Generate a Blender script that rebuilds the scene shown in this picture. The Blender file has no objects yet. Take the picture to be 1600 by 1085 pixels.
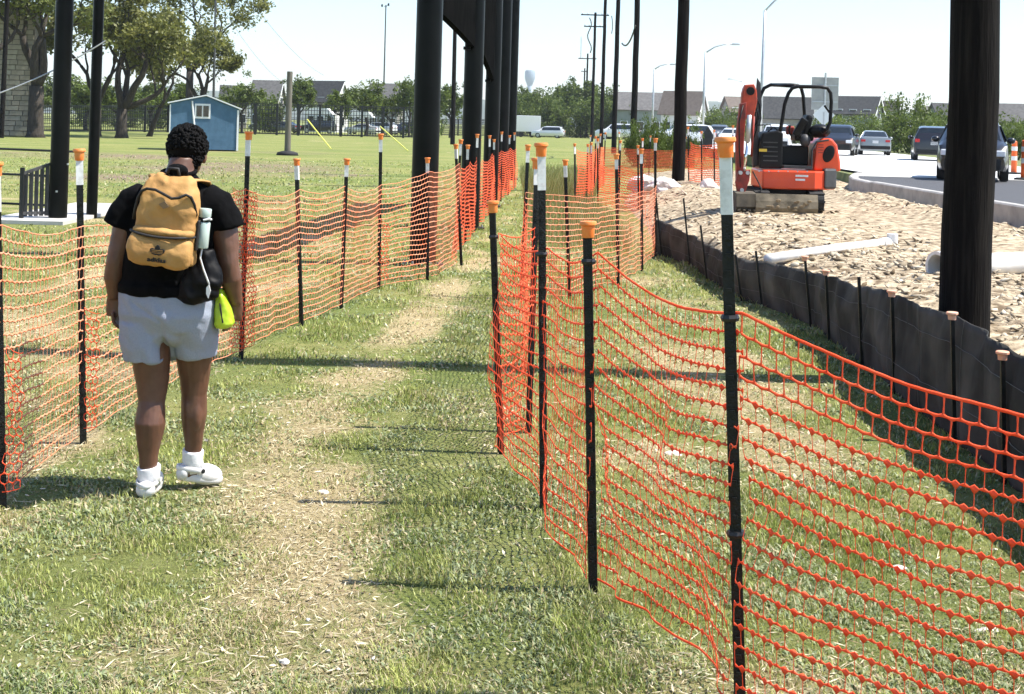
import bpy, bmesh, math, random
import numpy as np
from mathutils import Vector, Matrix, Euler
R = math.radians
random.seed(7); rng = np.random.default_rng(7)
SC = bpy.context.scene
COL = SC.collection

# ------------------------------------------------------------------ camera, sky, sun, exposure
CAMZ, FOC, ROLL = 1.8, 2200.0, R(1.55)
CA, SA = math.cos(ROLL), math.sin(ROLL)
cam_d = bpy.data.cameras.new('camera'); cam = bpy.data.objects.new('camera', cam_d); COL.objects.link(cam)
cam_d.sensor_width = 36; cam_d.lens = 36*FOC/1600; cam_d.shift_y = -(542.5-195)/1600
cam_d.clip_start = .1; cam_d.clip_end = 12000
cam.matrix_world = Matrix(((CA, -SA, 0, 0), (0, 0, -1, 0), (SA, CA, 0, CAMZ), (0, 0, 0, 1)))
SC.camera = cam

SUN_EL, SUN_AZ = R(58), R(-3)          # azimuth measured from +X
SDIR = Vector((math.cos(SUN_EL)*math.cos(SUN_AZ), math.cos(SUN_EL)*math.sin(SUN_AZ), math.sin(SUN_EL)))
W = bpy.data.worlds.new('World'); SC.world = W; W.use_nodes = True
wn = W.node_tree; wn.nodes.clear()
sky = wn.nodes.new('ShaderNodeTexSky'); sky.sky_type = 'NISHITA'; sky.sun_disc = False
sky.sun_elevation = SUN_EL; sky.sun_rotation = R(90)-SUN_AZ; sky.dust_density = .5; sky.ozone_density = 3.5; sky.air_density = 1.0
bg = wn.nodes.new('ShaderNodeBackground'); bg.inputs['Strength'].default_value = .125
wo = wn.nodes.new('ShaderNodeOutputWorld')
wn.links.new(sky.outputs[0], bg.inputs[0]); wn.links.new(bg.outputs[0], wo.inputs[0])
sl = bpy.data.lights.new('sun', 'SUN'); sl.energy = 5.0; sl.angle = R(.53); sl.color = (1, .955, .88)
so = bpy.data.objects.new('sun', sl); COL.objects.link(so); so.location = (30, 0, 40)
so.rotation_euler = (-SDIR).to_track_quat('-Z', 'Y').to_euler()
SC.view_settings.view_transform = 'Standard'; SC.view_settings.look = 'None'
SC.view_settings.gamma = 1; SC.view_settings.exposure = .98; SC.view_settings.use_curve_mapping = False
SC.render.engine = 'CYCLES'
SC.cycles.max_bounces = 6; SC.cycles.diffuse_bounces = 3; SC.cycles.glossy_bounces = 2; SC.cycles.transmission_bounces = 4
SC.cycles.transparent_max_bounces = 8; SC.cycles.volume_bounces = 0; SC.cycles.use_denoising = True
SC.cycles.use_adaptive_sampling = True; SC.cycles.adaptive_threshold = .025
SC.cycles.caustics_reflective = False; SC.cycles.caustics_refractive = False

# ------------------------------------------------------------------ photograph survey -> metres
def at(x, y, D):
    a, b = (x-800)/FOC, (195-y)/FOC
    return Vector((D*(a*CA-b*SA), D, CAMZ+D*(a*SA+b*CA)))
def gp(x, y, z=0.0):
    a, b = (x-800)/FOC, (195-y)/FOC
    D = (z-CAMZ)/(a*SA+b*CA)
    return at(x, y, D)
def zat(x, y, D): return at(x, y, D).z

# ------------------------------------------------------------------ helpers
class MB:
    def __init__(s): s.v = []; s.f = []
    def add(s, v, f):
        o = len(s.v); s.v += [tuple(p) for p in v]; s.f += [tuple(i+o for i in q) for q in f]; return s
    def box(s, c, d, rot=None):
        hx, hy, hz = d[0]/2, d[1]/2, d[2]/2; M = rot if rot is not None else Matrix.Identity(3); c = Vector(c)
        v = [c+M@Vector((x*hx, y*hy, z*hz)) for z in (-1, 1) for y in (-1, 1) for x in (-1, 1)]
        return s.add(v, [(0, 2, 3, 1), (4, 5, 7, 6), (0, 1, 5, 4), (2, 6, 7, 3), (0, 4, 6, 2), (1, 3, 7, 5)])
    def bar(s, p, q, w, h, up=(0, 0, 1)):
        p, q = Vector(p), Vector(q); y = (q-p); L = y.length; y.normalize(); up = Vector(up)
        if abs(y.dot(up)) > .95: up = Vector((0, 1, 0)) if abs(y.y) < .9 else Vector((1, 0, 0))
        x = y.cross(up).normalized(); z = x.cross(y)
        return s.box((p+q)/2, (w, L, h), Matrix((x, y, z)).transposed())
    def tube(s, pts, rad, n=8, cap=True, sq=None):
        pts = [Vector(p) for p in pts]; m = len(pts)
        if not hasattr(rad, '__len__'): rad = [rad]*m
        t0 = (pts[1]-pts[0]).normalized()
        up = Vector((0, 0, 1)) if abs(t0.z) < .9 else Vector((0, 1, 0))
        e1 = t0.cross(up).normalized(); v = []; f = []
        for i, p in enumerate(pts):
            t = (pts[min(i+1, m-1)]-pts[max(i-1, 0)]).normalized()
            e1 = (e1-t*e1.dot(t)).normalized(); e2 = t.cross(e1)
            for k in range(n):
                a = 2*math.pi*k/n; r = rad[i]
                ra, rb = (r if not hasattr(r, '__len__') else r[0]), (r if not hasattr(r, '__len__') else r[1])
                v.append(p+e1*(math.cos(a)*ra)+e2*(math.sin(a)*rb))
        for i in range(m-1):
            for k in range(n):
                a, b = i*n+k, i*n+(k+1) % n; f.append((a, b, b+n, a+n))
        if cap: f.append(tuple(range(n-1, -1, -1))); f.append(tuple((m-1)*n+k for k in range(n)))
        return s.add(v, f)
    def rings(s, rs, n=24, cap=True, pw=1.0):
        """rs: (centre, rx, ry) horizontal superellipse rings"""
        v = []; f = []
        for c, rx, ry in rs:
            for k in range(n):
                a = 2*math.pi*k/n; ca, sa = math.cos(a), math.sin(a)
                v.append((c[0]+rx*math.copysign(abs(ca)**pw, ca), c[1]+ry*math.copysign(abs(sa)**pw, sa), c[2]))
        m = len(rs)
        for i in range(m-1):
            for k in range(n):
                a, b = i*n+k, i*n+(k+1) % n; f.append((a, b, b+n, a+n))
        if cap: f.append(tuple(range(n-1, -1, -1))); f.append(tuple((m-1)*n+k for k in range(n)))
        return s.add(v, f)
    def lathe(s, prof, c=(0, 0, 0), n=16, axis='z'):
        v = []; f = []; c = Vector(c)
        for r, h in prof:
            for k in range(n):
                a = 2*math.pi*k/n; p = (r*math.cos(a), r*math.sin(a), h)
                if axis == 'x': p = (p[2], p[0], p[1])
                if axis == 'y': p = (p[0], p[2], p[1])
                v.append(c+Vector(p))
        for i in range(len(prof)-1):
            for k in range(n):
                a, b = i*n+k, i*n+(k+1) % n; f.append((a, b, b+n, a+n))
        f.append(tuple(range(n-1, -1, -1))); f.append(tuple((len(prof)-1)*n+k for k in range(n)))
        return s.add(v, f)
    def ell(s, c, r, nu=16, nv=10, rot=None):
        v = []; f = []; c = Vector(c); M = rot if rot is not None else Matrix.Identity(3)
        for i in range(nv+1):
            t = math.pi*i/nv
            for k in range(nu):
                a = 2*math.pi*k/nu
                v.append(c+M@Vector((r[0]*math.sin(t)*math.cos(a), r[1]*math.sin(t)*math.sin(a), r[2]*math.cos(t))))
        for i in range(nv):
            for k in range(nu):
                a, b = i*nu+k, i*nu+(k+1) % nu; f.append((a, a+nu, b+nu, b))
        return s.add(v, f)
    def prism(s, poly, a, b, axis='y'):
        """poly in the plane across axis, extruded from a to b"""
        n = len(poly)
        def P(q, h): return (q[0], h, q[1]) if axis == 'y' else ((h, q[0], q[1]) if axis == 'x' else (q[0], q[1], h))
        v = [P(q, a) for q in poly]+[P(q, b) for q in poly]
        f = [tuple(range(n)), tuple(range(2*n-1, n-1, -1))]+[(i, i+n, (i+1) % n+n, (i+1) % n) for i in range(n)]
        return s.add(v, f)
    def mesh(s, name):
        me = bpy.data.meshes.new(name); me.from_pydata(s.v, [], s.f)
        bm = bmesh.new(); bm.from_mesh(me); bmesh.ops.recalc_face_normals(bm, faces=bm.faces); bm.to_mesh(me); bm.free()
        return me
    def build(s, name, mat, parent=None, smooth=False, bevel=0, auto=None):
        return link(name, s.mesh(name), mat, parent, smooth, bevel, auto)

def link(name, me, mat, parent=None, smooth=False, bevel=0, auto=None):
    o = bpy.data.objects.new(name, me); COL.objects.link(o)
    if mat is not None and not me.materials: me.materials.append(mat)
    if parent is not None: o.parent = parent
    if smooth or auto: me.polygons.foreach_set('use_smooth', [True]*len(me.polygons))
    if auto: me.set_sharp_from_angle(angle=R(auto))
    if bevel:
        m = o.modifiers.new('bevel', 'BEVEL'); m.width = bevel; m.segments = 2; m.limit_method = 'ANGLE'; m.angle_limit = R(40)
    return o

def np_mesh(name, V, F, col=None):
    """V (n,3), F (m,k) arrays; optional per-vertex colour (n,3)"""
    me = bpy.data.meshes.new(name); V = np.ascontiguousarray(V, np.float32); F = np.ascontiguousarray(F, np.int32)
    m, k = F.shape
    me.vertices.add(len(V)); me.vertices.foreach_set('co', V.ravel())
    me.loops.add(m*k); me.loops.foreach_set('vertex_index', F.ravel())
    me.polygons.add(m); me.polygons.foreach_set('loop_start', np.arange(0, m*k, k, dtype=np.int32))
    if col is not None:
        at_ = me.color_attributes.new('Col', 'FLOAT_COLOR', 'POINT')
        c4 = np.ones((len(V), 4), np.float32); c4[:, :3] = col; at_.data.foreach_set('color', c4.ravel())
    me.update(calc_edges=True); return me

def empty(name, loc=(0, 0, 0), rz=0):
    o = bpy.data.objects.new(name, None); COL.objects.link(o); o.location = loc; o.rotation_euler = (0, 0, rz)
    o.empty_display_size = .2; return o
def tag(o, label=None, cat=None, group=None, kind=None):
    if label: o['label'] = label
    if cat: o['category'] = cat
    if group: o['group'] = group
    if kind: o['kind'] = kind
    return o
def copy_tree(o, parent=None):
    c = o.copy(); COL.objects.link(c); c.parent = parent
    for ch in [x for x in o.children]: copy_tree(ch, c)
    return c
def remesh(mb, name, voxel, smooth_it=4):
    o = bpy.data.objects.new(name, mb.mesh(name)); COL.objects.link(o)
    m = o.modifiers.new('r', 'REMESH'); m.mode = 'VOXEL'; m.voxel_size = voxel; m.use_smooth_shade = True
    if smooth_it:
        q = o.modifiers.new('s', 'SMOOTH'); q.iterations = smooth_it; q.factor = .5
    dg = bpy.context.evaluated_depsgraph_get(); dg.update()
    me = bpy.data.meshes.new_from_object(o.evaluated_get(dg)); me.name = name
    bpy.data.objects.remove(o); me.materials.clear(); return me
def get_v(me):
    a = np.empty(len(me.vertices)*3, np.float32); me.vertices.foreach_get('co', a); return a.reshape(-1, 3)
def set_v(me, a): me.vertices.foreach_set('co', np.ascontiguousarray(a, np.float32).ravel()); me.update()
def get_n(me):
    a = np.empty(len(me.vertices)*3, np.float32); me.vertex_normals.foreach_get('vector', a); return a.reshape(-1, 3)

def _h(i, j, s):
    n = (i.astype(np.int64)*374761393+j.astype(np.int64)*668265263+s*1274126177) & 0x7fffffff
    n = ((n ^ (n >> 13))*1274126177) & 0x7fffffff
    return ((n ^ (n >> 16)) & 0xffff)/65535.0
def vnoise(x, y, s=0, octv=3):
    x = np.asarray(x, float); y = np.asarray(y, float); o = np.zeros_like(x); a = .5; tot = 0
    for k in range(octv):
        i, j = np.floor(x).astype(np.int64), np.floor(y).astype(np.int64); u, v = x-i, y-j
        u, v = u*u*(3-2*u), v*v*(3-2*v)
        o += a*((_h(i, j, s+k)*(1-u)+_h(i+1, j, s+k)*u)*(1-v)+(_h(i, j+1, s+k)*(1-u)+_h(i+1, j+1, s+k)*u)*v)
        tot += a; a *= .5; x = x*2.03+17; y = y*2.03+31
    return o/tot

# ------------------------------------------------------------------ materials
MATS = {}
def mat(name, c1, c2=None, rough=.7, scale=6, bump=0, bscale=None, metal=0, spec=.5, coat=0, trans=0, stretch=None, detail=6, contrast=(.35, .65)):
    if name in MATS: return MATS[name]
    m = bpy.data.materials.new(name); m.use_nodes = True; nt = m.node_tree; b = nt.nodes['Principled BSDF']
    b.inputs['Roughness'].default_value = rough; b.inputs['Metallic'].default_value = metal
    b.inputs['Specular IOR Level'].default_value = spec; b.inputs['Coat Weight'].default_value = coat
    b.inputs['Base Color'].default_value = (*c1, 1)
    tc = nt.nodes.new('ShaderNodeTexCoord'); src = tc.outputs['Object']
    if stretch:
        mp = nt.nodes.new('ShaderNodeMapping'); mp.inputs['Scale'].default_value = stretch; nt.links.new(src, mp.inputs[0]); src = mp.outputs[0]
    if c2:
        n = nt.nodes.new('ShaderNodeTexNoise'); n.inputs['Scale'].default_value = scale; n.inputs['Detail'].default_value = detail
        nt.links.new(src, n.inputs['Vector'])
        r = nt.nodes.new('ShaderNodeValToRGB'); r.color_ramp.elements[0].position, r.color_ramp.elements[1].position = contrast
        r.color_ramp.elements[0].color = (*c1, 1); r.color_ramp.elements[1].color = (*c2, 1)
        nt.links.new(n.outputs[0], r.inputs[0]); nt.links.new(r.outputs[0], b.inputs['Base Color'])
    if bump:
        n2 = nt.nodes.new('ShaderNodeTexNoise'); n2.inputs['Scale'].default_value = bscale or scale*4; n2.inputs['Detail'].default_value = 5
        nt.links.new(src, n2.inputs['Vector'])
        bp = nt.nodes.new('ShaderNodeBump'); bp.inputs['Strength'].default_value = bump; bp.inputs['Distance'].default_value = .02
        nt.links.new(n2.outputs[0], bp.inputs['Height']); nt.links.new(bp.outputs[0], b.inputs['Normal'])
    if trans:
        out = nt.nodes['Material Output']; tr = nt.nodes.new('ShaderNodeBsdfTranslucent'); mx = nt.nodes.new('ShaderNodeMixShader')
        mx.inputs[0].default_value = trans; tr.inputs[0].default_value = (*(c2 or c1), 1)
        nt.links.new(b.outputs[0], mx.inputs[1]); nt.links.new(tr.outputs[0], mx.inputs[2]); nt.links.new(mx.outputs[0], out.inputs[0])
    MATS[name] = m; return m
def mat_vcol(name, rough=.7, trans=.25, spec=.3):
    m = bpy.data.materials.new(name); m.use_nodes = True; nt = m.node_tree; b = nt.nodes['Principled BSDF']
    b.inputs['Roughness'].default_value = rough; b.inputs['Specular IOR Level'].default_value = spec
    a = nt.nodes.new('ShaderNodeVertexColor'); a.layer_name = 'Col'; nt.links.new(a.outputs[0], b.inputs['Base Color'])
    if trans:
        out = nt.nodes['Material Output']; tr = nt.nodes.new('ShaderNodeBsdfTranslucent'); mx = nt.nodes.new('ShaderNodeMixShader'); mx.inputs[0].default_value = trans
        nt.links.new(a.outputs[0], tr.inputs[0]); nt.links.new(b.outputs[0], mx.inputs[1]); nt.links.new(tr.outputs[0], mx.inputs[2]); nt.links.new(mx.outputs[0], out.inputs[0])
    MATS[name] = m; return m

M_net = mat('net_orange', (.95, .115, .04), (.97, .18, .075), rough=.6, scale=9, trans=.3, spec=.3)
M_netp = mat('net_orange_sunlit', (.96, .28, .13), (.98, .46, .27), rough=.5, scale=5, trans=.25, spec=.45)  # paler copy of the net orange, sunlit look put into the colour
M_post = mat('post_paint', (.004, .005, .0045), (.012, .013, .011), rough=.45, spec=.3, scale=30, bump=.3)
M_white = mat('white_paint', (.78, .78, .75), (.55, .54, .5), rough=.55, scale=40, contrast=(.45, .8))
M_cap = mat('cap_plastic', (.85, .2, .03), (.8, .28, .07), rough=.45, scale=20)
M_tie = mat('cable_tie', (.01, .01, .01), rough=.5)
M_blacksteel = mat('black_steel', (.002, .0024, .0024), (.005, .0058, .0055), rough=.36, scale=2, bump=.1, spec=.12)
M_wood = mat('creosote_wood', (.004, .003, .0025), (.02, .017, .013), rough=.9, spec=.15, scale=5, stretch=(6, 6, .35), bump=.6, bscale=14, contrast=(.45, .8))
M_greywood = mat('grey_wood', (.10, .09, .07), (.17, .155, .125), rough=.85, scale=5, stretch=(6, 6, .35), bump=.4)
M_galv = mat('galvanised', (.42, .44, .45), (.52, .53, .53), rough=.45, metal=.6, scale=8)
M_conc = mat('concrete', (.42, .40, .37), (.30, .29, .27), rough=.9, scale=3, bump=.2, bscale=60)
M_asph = mat('asphalt', (.05, .051, .055), (.075, .075, .08), rough=.85, scale=40, bump=.4, bscale=200)
M_road = mat('pale_concrete', (.62, .62, .6), (.52, .52, .5), rough=.85, scale=1.2, bump=.1, bscale=80)
M_bark = mat('bark', (.022, .017, .013), (.06, .048, .036), rough=.95, scale=4, stretch=(4, 4, .6), bump=.8)
M_pvc = mat('pvc_white', (.78, .77, .74), (.66, .64, .6), rough=.4, scale=6)
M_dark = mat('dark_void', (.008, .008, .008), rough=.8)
M_chrome = mat('chrome', (.75, .75, .75), rough=.15, metal=1)
M_glass = mat('car_glass', (.012, .016, .018), rough=.06, spec=.8)
M_rubber = mat('rubber', (.012, .012, .012), rough=.8)
M_fblack = mat('fence_black', (.012, .013, .013), rough=.5)
M_plate = mat('plate', (.7, .7, .7), rough=.4)
M_red = mat('tail_red', (.45, .01, .015), rough=.2, coat=.5)
M_lamp = mat('head_lamp', (.75, .77, .78), rough=.1, coat=.6)

# ------------------------------------------------------------------ the lie of the land
SILT_PX = [(1583, 752), (1502, 690), (1407, 616), (1356, 571), (1305, 535), (1276, 510), (1199, 480), (1167, 471), (1112, 437), (1085, 416), (1050, 404), (1026, 398)]
SILT = [(2.62, 4.0), (2.62, 6.3)] + [(gp(x, y).x, gp(x, y).y) for x, y in SILT_PX]
_sy = np.array([p[1] for p in SILT]); _sx = np.array([p[0] for p in SILT])
def silt_x(D): return np.interp(D, _sy, _sx)
def dirt_left(D): return np.where(D < _sy[-1], silt_x(D)+.03, np.interp(D, [_sy[-1], 34, 40, 70], [_sx[-1]+.1, 2.7, 3.4, 6.5]))
def path_c(D): return np.interp(D, [3, 4.45, 7.8, 9.8, 13, 18, 30], [-.75, -.7, -1.15, -1.15, -.83, -.45, .05])
def dryness(x, y):
    d = np.exp(-((x-path_c(y))/np.interp(y, [4, 6, 12, 30], [.7, .5, .38, .25]))**2)*np.interp(y, [4, 6, 10, 14, 25, 40], [.42, .5, .66, .55, .25, .05])
    n = vnoise(x*1.3, y*.9, 3, 4)
    rr = np.exp(-((x-1.55)/.9)**2)*np.clip((20-y)/6, 0, 1)*.42      # trodden ground on the far side of the net
    lf = np.where(x < -2.3, 0.30*np.clip((40-y)/20, 0, 1), 0)
    return np.clip(np.maximum(np.maximum(d, rr), lf)*1.05+(n-.5)*1.7-.05, 0, 1)
def ground_z(x, y):
    near = np.clip((60-y)/30, 0, 1)
    return (vnoise(x*.7, y*.7, 11, 3)-.5)*.05*near

def axis(*segs):
    out = []
    for a, b, n in segs: out += list(np.linspace(a, b, n, endpoint=False))
    return np.array(out+[segs[-1][1]])
gx = axis((-4200, -400, 8), (-400, -40, 24), (-40, -6, 50), (-6, 4, 130), (4, 40, 40), (40, 400, 24), (400, 4200, 8))
gy = axis((-60, 1, 6), (1, 22, 240), (22, 70, 130), (70, 300, 60), (300, 4200, 14))
GX, GY = np.meshgrid(gx, gy); nx, ny = len(gx), len(gy)
GZ = ground_z(GX, GY)
idx = np.arange(nx*ny).reshape(ny, nx)
GF = np.stack([idx[:-1, :-1], idx[:-1, 1:], idx[1:, 1:], idx[1:, :-1]], -1).reshape(-1, 4)
dry = dryness(GX, GY)
bare = np.zeros_like(dry)
for (bx, by, rx, ry, w) in ((-9.6, 50, 4.0, 7, 1.5), (-11, 40, 3.5, 3, 1.3), (-17, 60, 5, 5, 1.3), (-6, 46, 1.6, 1.5, 1.2), (-20, 38, 5, 3, .9), (-14, 75, 8, 3, .8), (-3.6, 9.2, .5, .9, .7), (-2.8, 11.2, .4, .5, .6), (-6, 30, 2, 4, .6)):
    bare = np.maximum(bare, w*np.exp(-(((GX-bx)/rx)**2+((GY-by)/ry)**2)))
bare = np.clip(bare*1.6*(vnoise(GX*.8, GY*.5, 21, 4)+.1)-.25, 0, 1)
gcol = np.stack([dry, bare, np.zeros_like(dry)], -1).reshape(-1, 3)
gme = np_mesh('ground', np.stack([GX, GY, GZ], -1).reshape(-1, 3), GF, gcol)

def ground_mat():
    m = bpy.data.materials.new('grassy_ground'); m.use_nodes = True; nt = m.node_tree; N = nt.nodes.new; L = nt.links.new
    b = nt.nodes['Principled BSDF']; b.inputs['Roughness'].default_value = .95; b.inputs['Specular IOR Level'].default_value = .1
    vc = N('ShaderNodeVertexColor'); vc.layer_name = 'Col'; sp = N('ShaderNodeSeparateColor'); L(vc.outputs[0], sp.inputs[0])
    tc = N('ShaderNodeTexCoord')
    def noise(sc, det=6, ro=.6):
        n = N('ShaderNodeTexNoise'); n.inputs['Scale'].default_value = sc; n.inputs['Detail'].default_value = det; n.inputs['Roughness'].default_value = ro
        L(tc.outputs['Object'], n.inputs['Vector']); return n.outputs[0]
    def ramp(src, stops):
        r = N('ShaderNodeValToRGB'); e = r.color_ramp.elements
        while len(e) < len(stops): e.new(.5)
        for q, (p, c) in zip(e, stops): q.position = p; q.color = (*c, 1)
        L(src, r.inputs[0]); return r.outputs[0]
    def mix(f, a, c):
        x = N('ShaderNodeMix'); x.data_type = 'RGBA'; L(f, x.inputs[0]); L(a, x.inputs[6]); L(c, x.inputs[7]); return x.outputs[2]
    fine = noise(45, 8, .75); med = noise(7, 6); big = noise(.35, 5)
    green = ramp(fine, [(.3, (.06, .075, .02)), (.5, (.15, .185, .055)), (.7, (.28, .30, .12))])
    lime = ramp(med, [(.3, (.10, .14, .03)), (.6, (.2, .235, .06)), (.8, (.3, .3, .11))])
    gsel = ramp(big, [(.35, (0, 0, 0)), (.65, (.75, .75, .75))])
    gr = mix(gsel, green, lime)
    mp = N('ShaderNodeMapping'); mp.inputs['Scale'].default_value = (.35, 1.0, 1); L(tc.outputs['Object'], mp.inputs[0])
    bn = N('ShaderNodeTexNoise'); bn.inputs['Scale'].default_value = .42; bn.inputs['Detail'].default_value = 7; bn.inputs['Roughness'].default_value = .65; L(mp.outputs[0], bn.inputs['Vector'])
    gr = mix(ramp(bn.outputs[0], [(.42, (0, 0, 0)), (.62, (.8, .8, .8))]), gr, ramp(med, [(.3, (.17, .18, .05)), (.7, (.36, .33, .14))]))
    straw = ramp(fine, [(.25, (.12, .09, .045)), (.42, (.33, .26, .13)), (.6, (.5, .42, .24)), (.78, (.66, .6, .42))])
    soil = ramp(med, [(.3, (.13, .095, .06)), (.7, (.3, .235, .165))])
    # break the straw mask up with fine noise
    ma = N('ShaderNodeMath'); ma.operation = 'ADD'; L(sp.outputs[0], ma.inputs[0])
    mm = N('ShaderNodeMath'); mm.operation = 'MULTIPLY_ADD'; L(noise(14, 6, .7), mm.inputs[0]); mm.inputs[1].default_value = 1.0; mm.inputs[2].default_value = -.5
    L(mm.outputs[0], ma.inputs[1])
    dm = ramp(ma.outputs[0], [(.28, (0, 0, 0)), (.62, (1, 1, 1))])
    c = mix(dm, gr, straw)
    c = mix(sp.outputs[1], c, soil)
    L(c, b.inputs['Base Color'])
    bp = N('ShaderNodeBump'); bp.inputs['Strength'].default_value = .9; bp.inputs['Distance'].default_value = .03
    L(fine, bp.inputs['Height']); L(bp.outputs[0], b.inputs['Normal'])
    return m
g = link('ground', gme, ground_mat(), smooth=True); tag(g, kind='structure')

# raised construction dirt behind the silt fence
def dirt_z(x, y):
    e = x-dirt_left(y)
    soft = np.where(y < _sy[-1], .25, 1.6)
    z = .30+.12*np.clip(e/1.2, 0, 1)+(vnoise(x*1.1, y*.8, 31, 4)-.5)*.22+(vnoise(x*5, y*4, 33, 3)-.5)*.10
    z = z+(.20+.2*(vnoise(x*2.2, y*2, 37, 3)-.5))*np.exp(-((x-7.5)/.75)**2)*np.clip((y-21)/3, 0, 1)*np.clip((35-y)/2, 0, 1)
    wheel = np.exp(-((x-6.1)/1.1)**2)*np.clip((y-15)/4, 0, 1)           # flattened strip in front of the machine
    z = z*(1-wheel)+wheel*(.38+(vnoise(x*3, y*3, 35, 3)-.5)*.04)
    pad = np.clip(1.9-np.hypot((x-5.0)/1.35, (y-25.3)/1.9), 0, 1); z = z*(1-pad)+pad*(.365+(vnoise(x*4, y*4, 39, 2)-.5)*.03)
    z = np.where((y > 12) & (y < 20), np.minimum(z, .42), z)
    z = z-.2*np.clip((x-7.2)/1.5, 0, 1)*np.clip((y-14)/8, 0, 1)
    return np.where(e < soft, np.clip(e/soft, 0, 1)*(z+.05)*.35+np.clip(e/soft, 0, 1)**.5*(z+.05)*.65-.05, z)
dy_ = axis((3, 30, 330), (30, 60, 110)); du = np.concatenate([np.linspace(0, .12, 16), np.linspace(.12, 1, 170)[1:]])
DU, DY = np.meshgrid(du, dy_); right = np.interp(DY, [3, 35, 42, 60], [8.86, 8.9, 10.5, 13.5])
DL = dirt_left(DY); DX = DL+(right-DL)*DU; DZ = dirt_z(DX, DY)
DZ = np.where(DY > 50, DZ*(60-DY)/10-.05*(DY-50)/10, DZ)
iy = np.arange(DX.size).reshape(DX.shape)
DF = np.stack([iy[:-1, :-1], iy[:-1, 1:], iy[1:, 1:], iy[1:, :-1]], -1).reshape(-1, 4)
M_dirt = mat('limestone_dirt', (.14, .095, .05), (.52, .42, .28), rough=.95, scale=9, bump=1, bscale=26, contrast=(.38, .62), detail=12)
d = link('dirt_terrain', np_mesh('dirt_terrain', np.stack([DX, DY, DZ], -1).reshape(-1, 3), DF), M_dirt, smooth=True); tag(d, kind='structure')

# raised verge that carries the road
ROADZ = .63
vy = np.array([24, 30, 42, 60, 100, 200, 500, 1500, 4100.]); lx = np.array([9.0, 9.1, 10.6, 12.1, 13.9, 19.5, 36, 80, 200.])
vv = []; vf = []
for i, y in enumerate(vy):
    vv += [(lx[i]-(.1 if y < 120 else 1.8), y, -.1), (lx[i]+.05, y, .5), (3000, y, .5)]
for i in range(len(vy)-1):
    for k in range(2): vf.append((i*3+k, i*3+k+1, i*3+k+4, i*3+k+3))
M_verge = mat('verge_grass', (.07, .10, .025), (.22, .22, .08), rough=.95, scale=1.3, bump=.6, bscale=18)
tag(MB().add(vv, vf).build('verge_terrain', M_verge), kind='structure')
def strip(name, pts, m, z):
    v = []; f = []
    for (y, a, b_) in pts: v += [(a, y, z), (b_, y, z)]
    for i in range(len(pts)-1): f.append((2*i, 2*i+1, 2*i+3, 2*i+2))
    o = MB().add(v, f).build(name, m); tag(o, kind='structure'); return o
KX = [(8, 8.76), (20, 8.8), (24.3, 8.86), (30, 8.9), (35, 8.92), (37.5, 9.1), (40, 9.6), (42.5, 10.3), (45, 11.2)]
kin = lambda y: float(np.interp(y, [k[0] for k in KX]+[90, 160, 400], [k[1] for k in KX]+[13, 17, 30]))
rout = lambda y: float(np.interp(y, [8, 40, 57, 84, 130, 400], [18.6, 19.6, 21.6, 24.5, 29, 60]))
strip('asphalt_road', [(y, kin(y)+.2, rout(y)) for y in (8, 20, 24.3, 30, 35, 37.5, 40, 41.2)], M_asph, ROADZ-.06)
strip('concrete_road', [(y, kin(y)+.1, rout(y)) for y in (41.2, 45, 57, 70, 84, 110, 130, 200, 400)], M_road, ROADZ-.055)
# kerb: cast lengths, each its own piece
KP = [Vector((x, y, 0)) for y, x in KX]
kerb = empty('concrete_kerb', (8.86, 24.3, .3)); tag(kerb, 'raw concrete kerb between the rubble and the new road', 'kerb')
def kerb_pt(y): return Vector((kin(y), y, 0))
ks = [8, 11, 14, 17, 20, 23, 26, 29, 32, 35, 37, 38.8, 40.6, 42.2, 43.6]
for i in range(len(ks)-1):
    mb = MB(); n = 4; v = []; drop = .0 if ks[i] < 35 else -.02
    for j in range(n+1):
        y = ks[i]+.006+(ks[i+1]-ks[i]-.012)*j/n; p = kerb_pt(y); q = kerb_pt(y+.1); t = (q-p).normalized(); nn = Vector((t.y, -t.x, 0))
        zt = ROADZ+drop+.0*math.sin(y)
        for off, z in ((0, .1), (0.0, zt-.03), (.03, zt), (.2, zt+.003), (.26, zt-.05), (.26, .1)):
            w = p+nn*off; v.append((w.x-kerb.location.x, w.y-kerb.location.y, z-kerb.location.z))
    f = [(j*6+k, j*6+(k+1) % 6, j*6+6+(k+1) % 6, j*6+6+k) for j in range(n) for k in range(6)]+[tuple(range(5, -1, -1)), tuple(n*6+k for k in range(6))]
    mb.add(v, f).build('kerb_block', M_conc, kerb)

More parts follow.
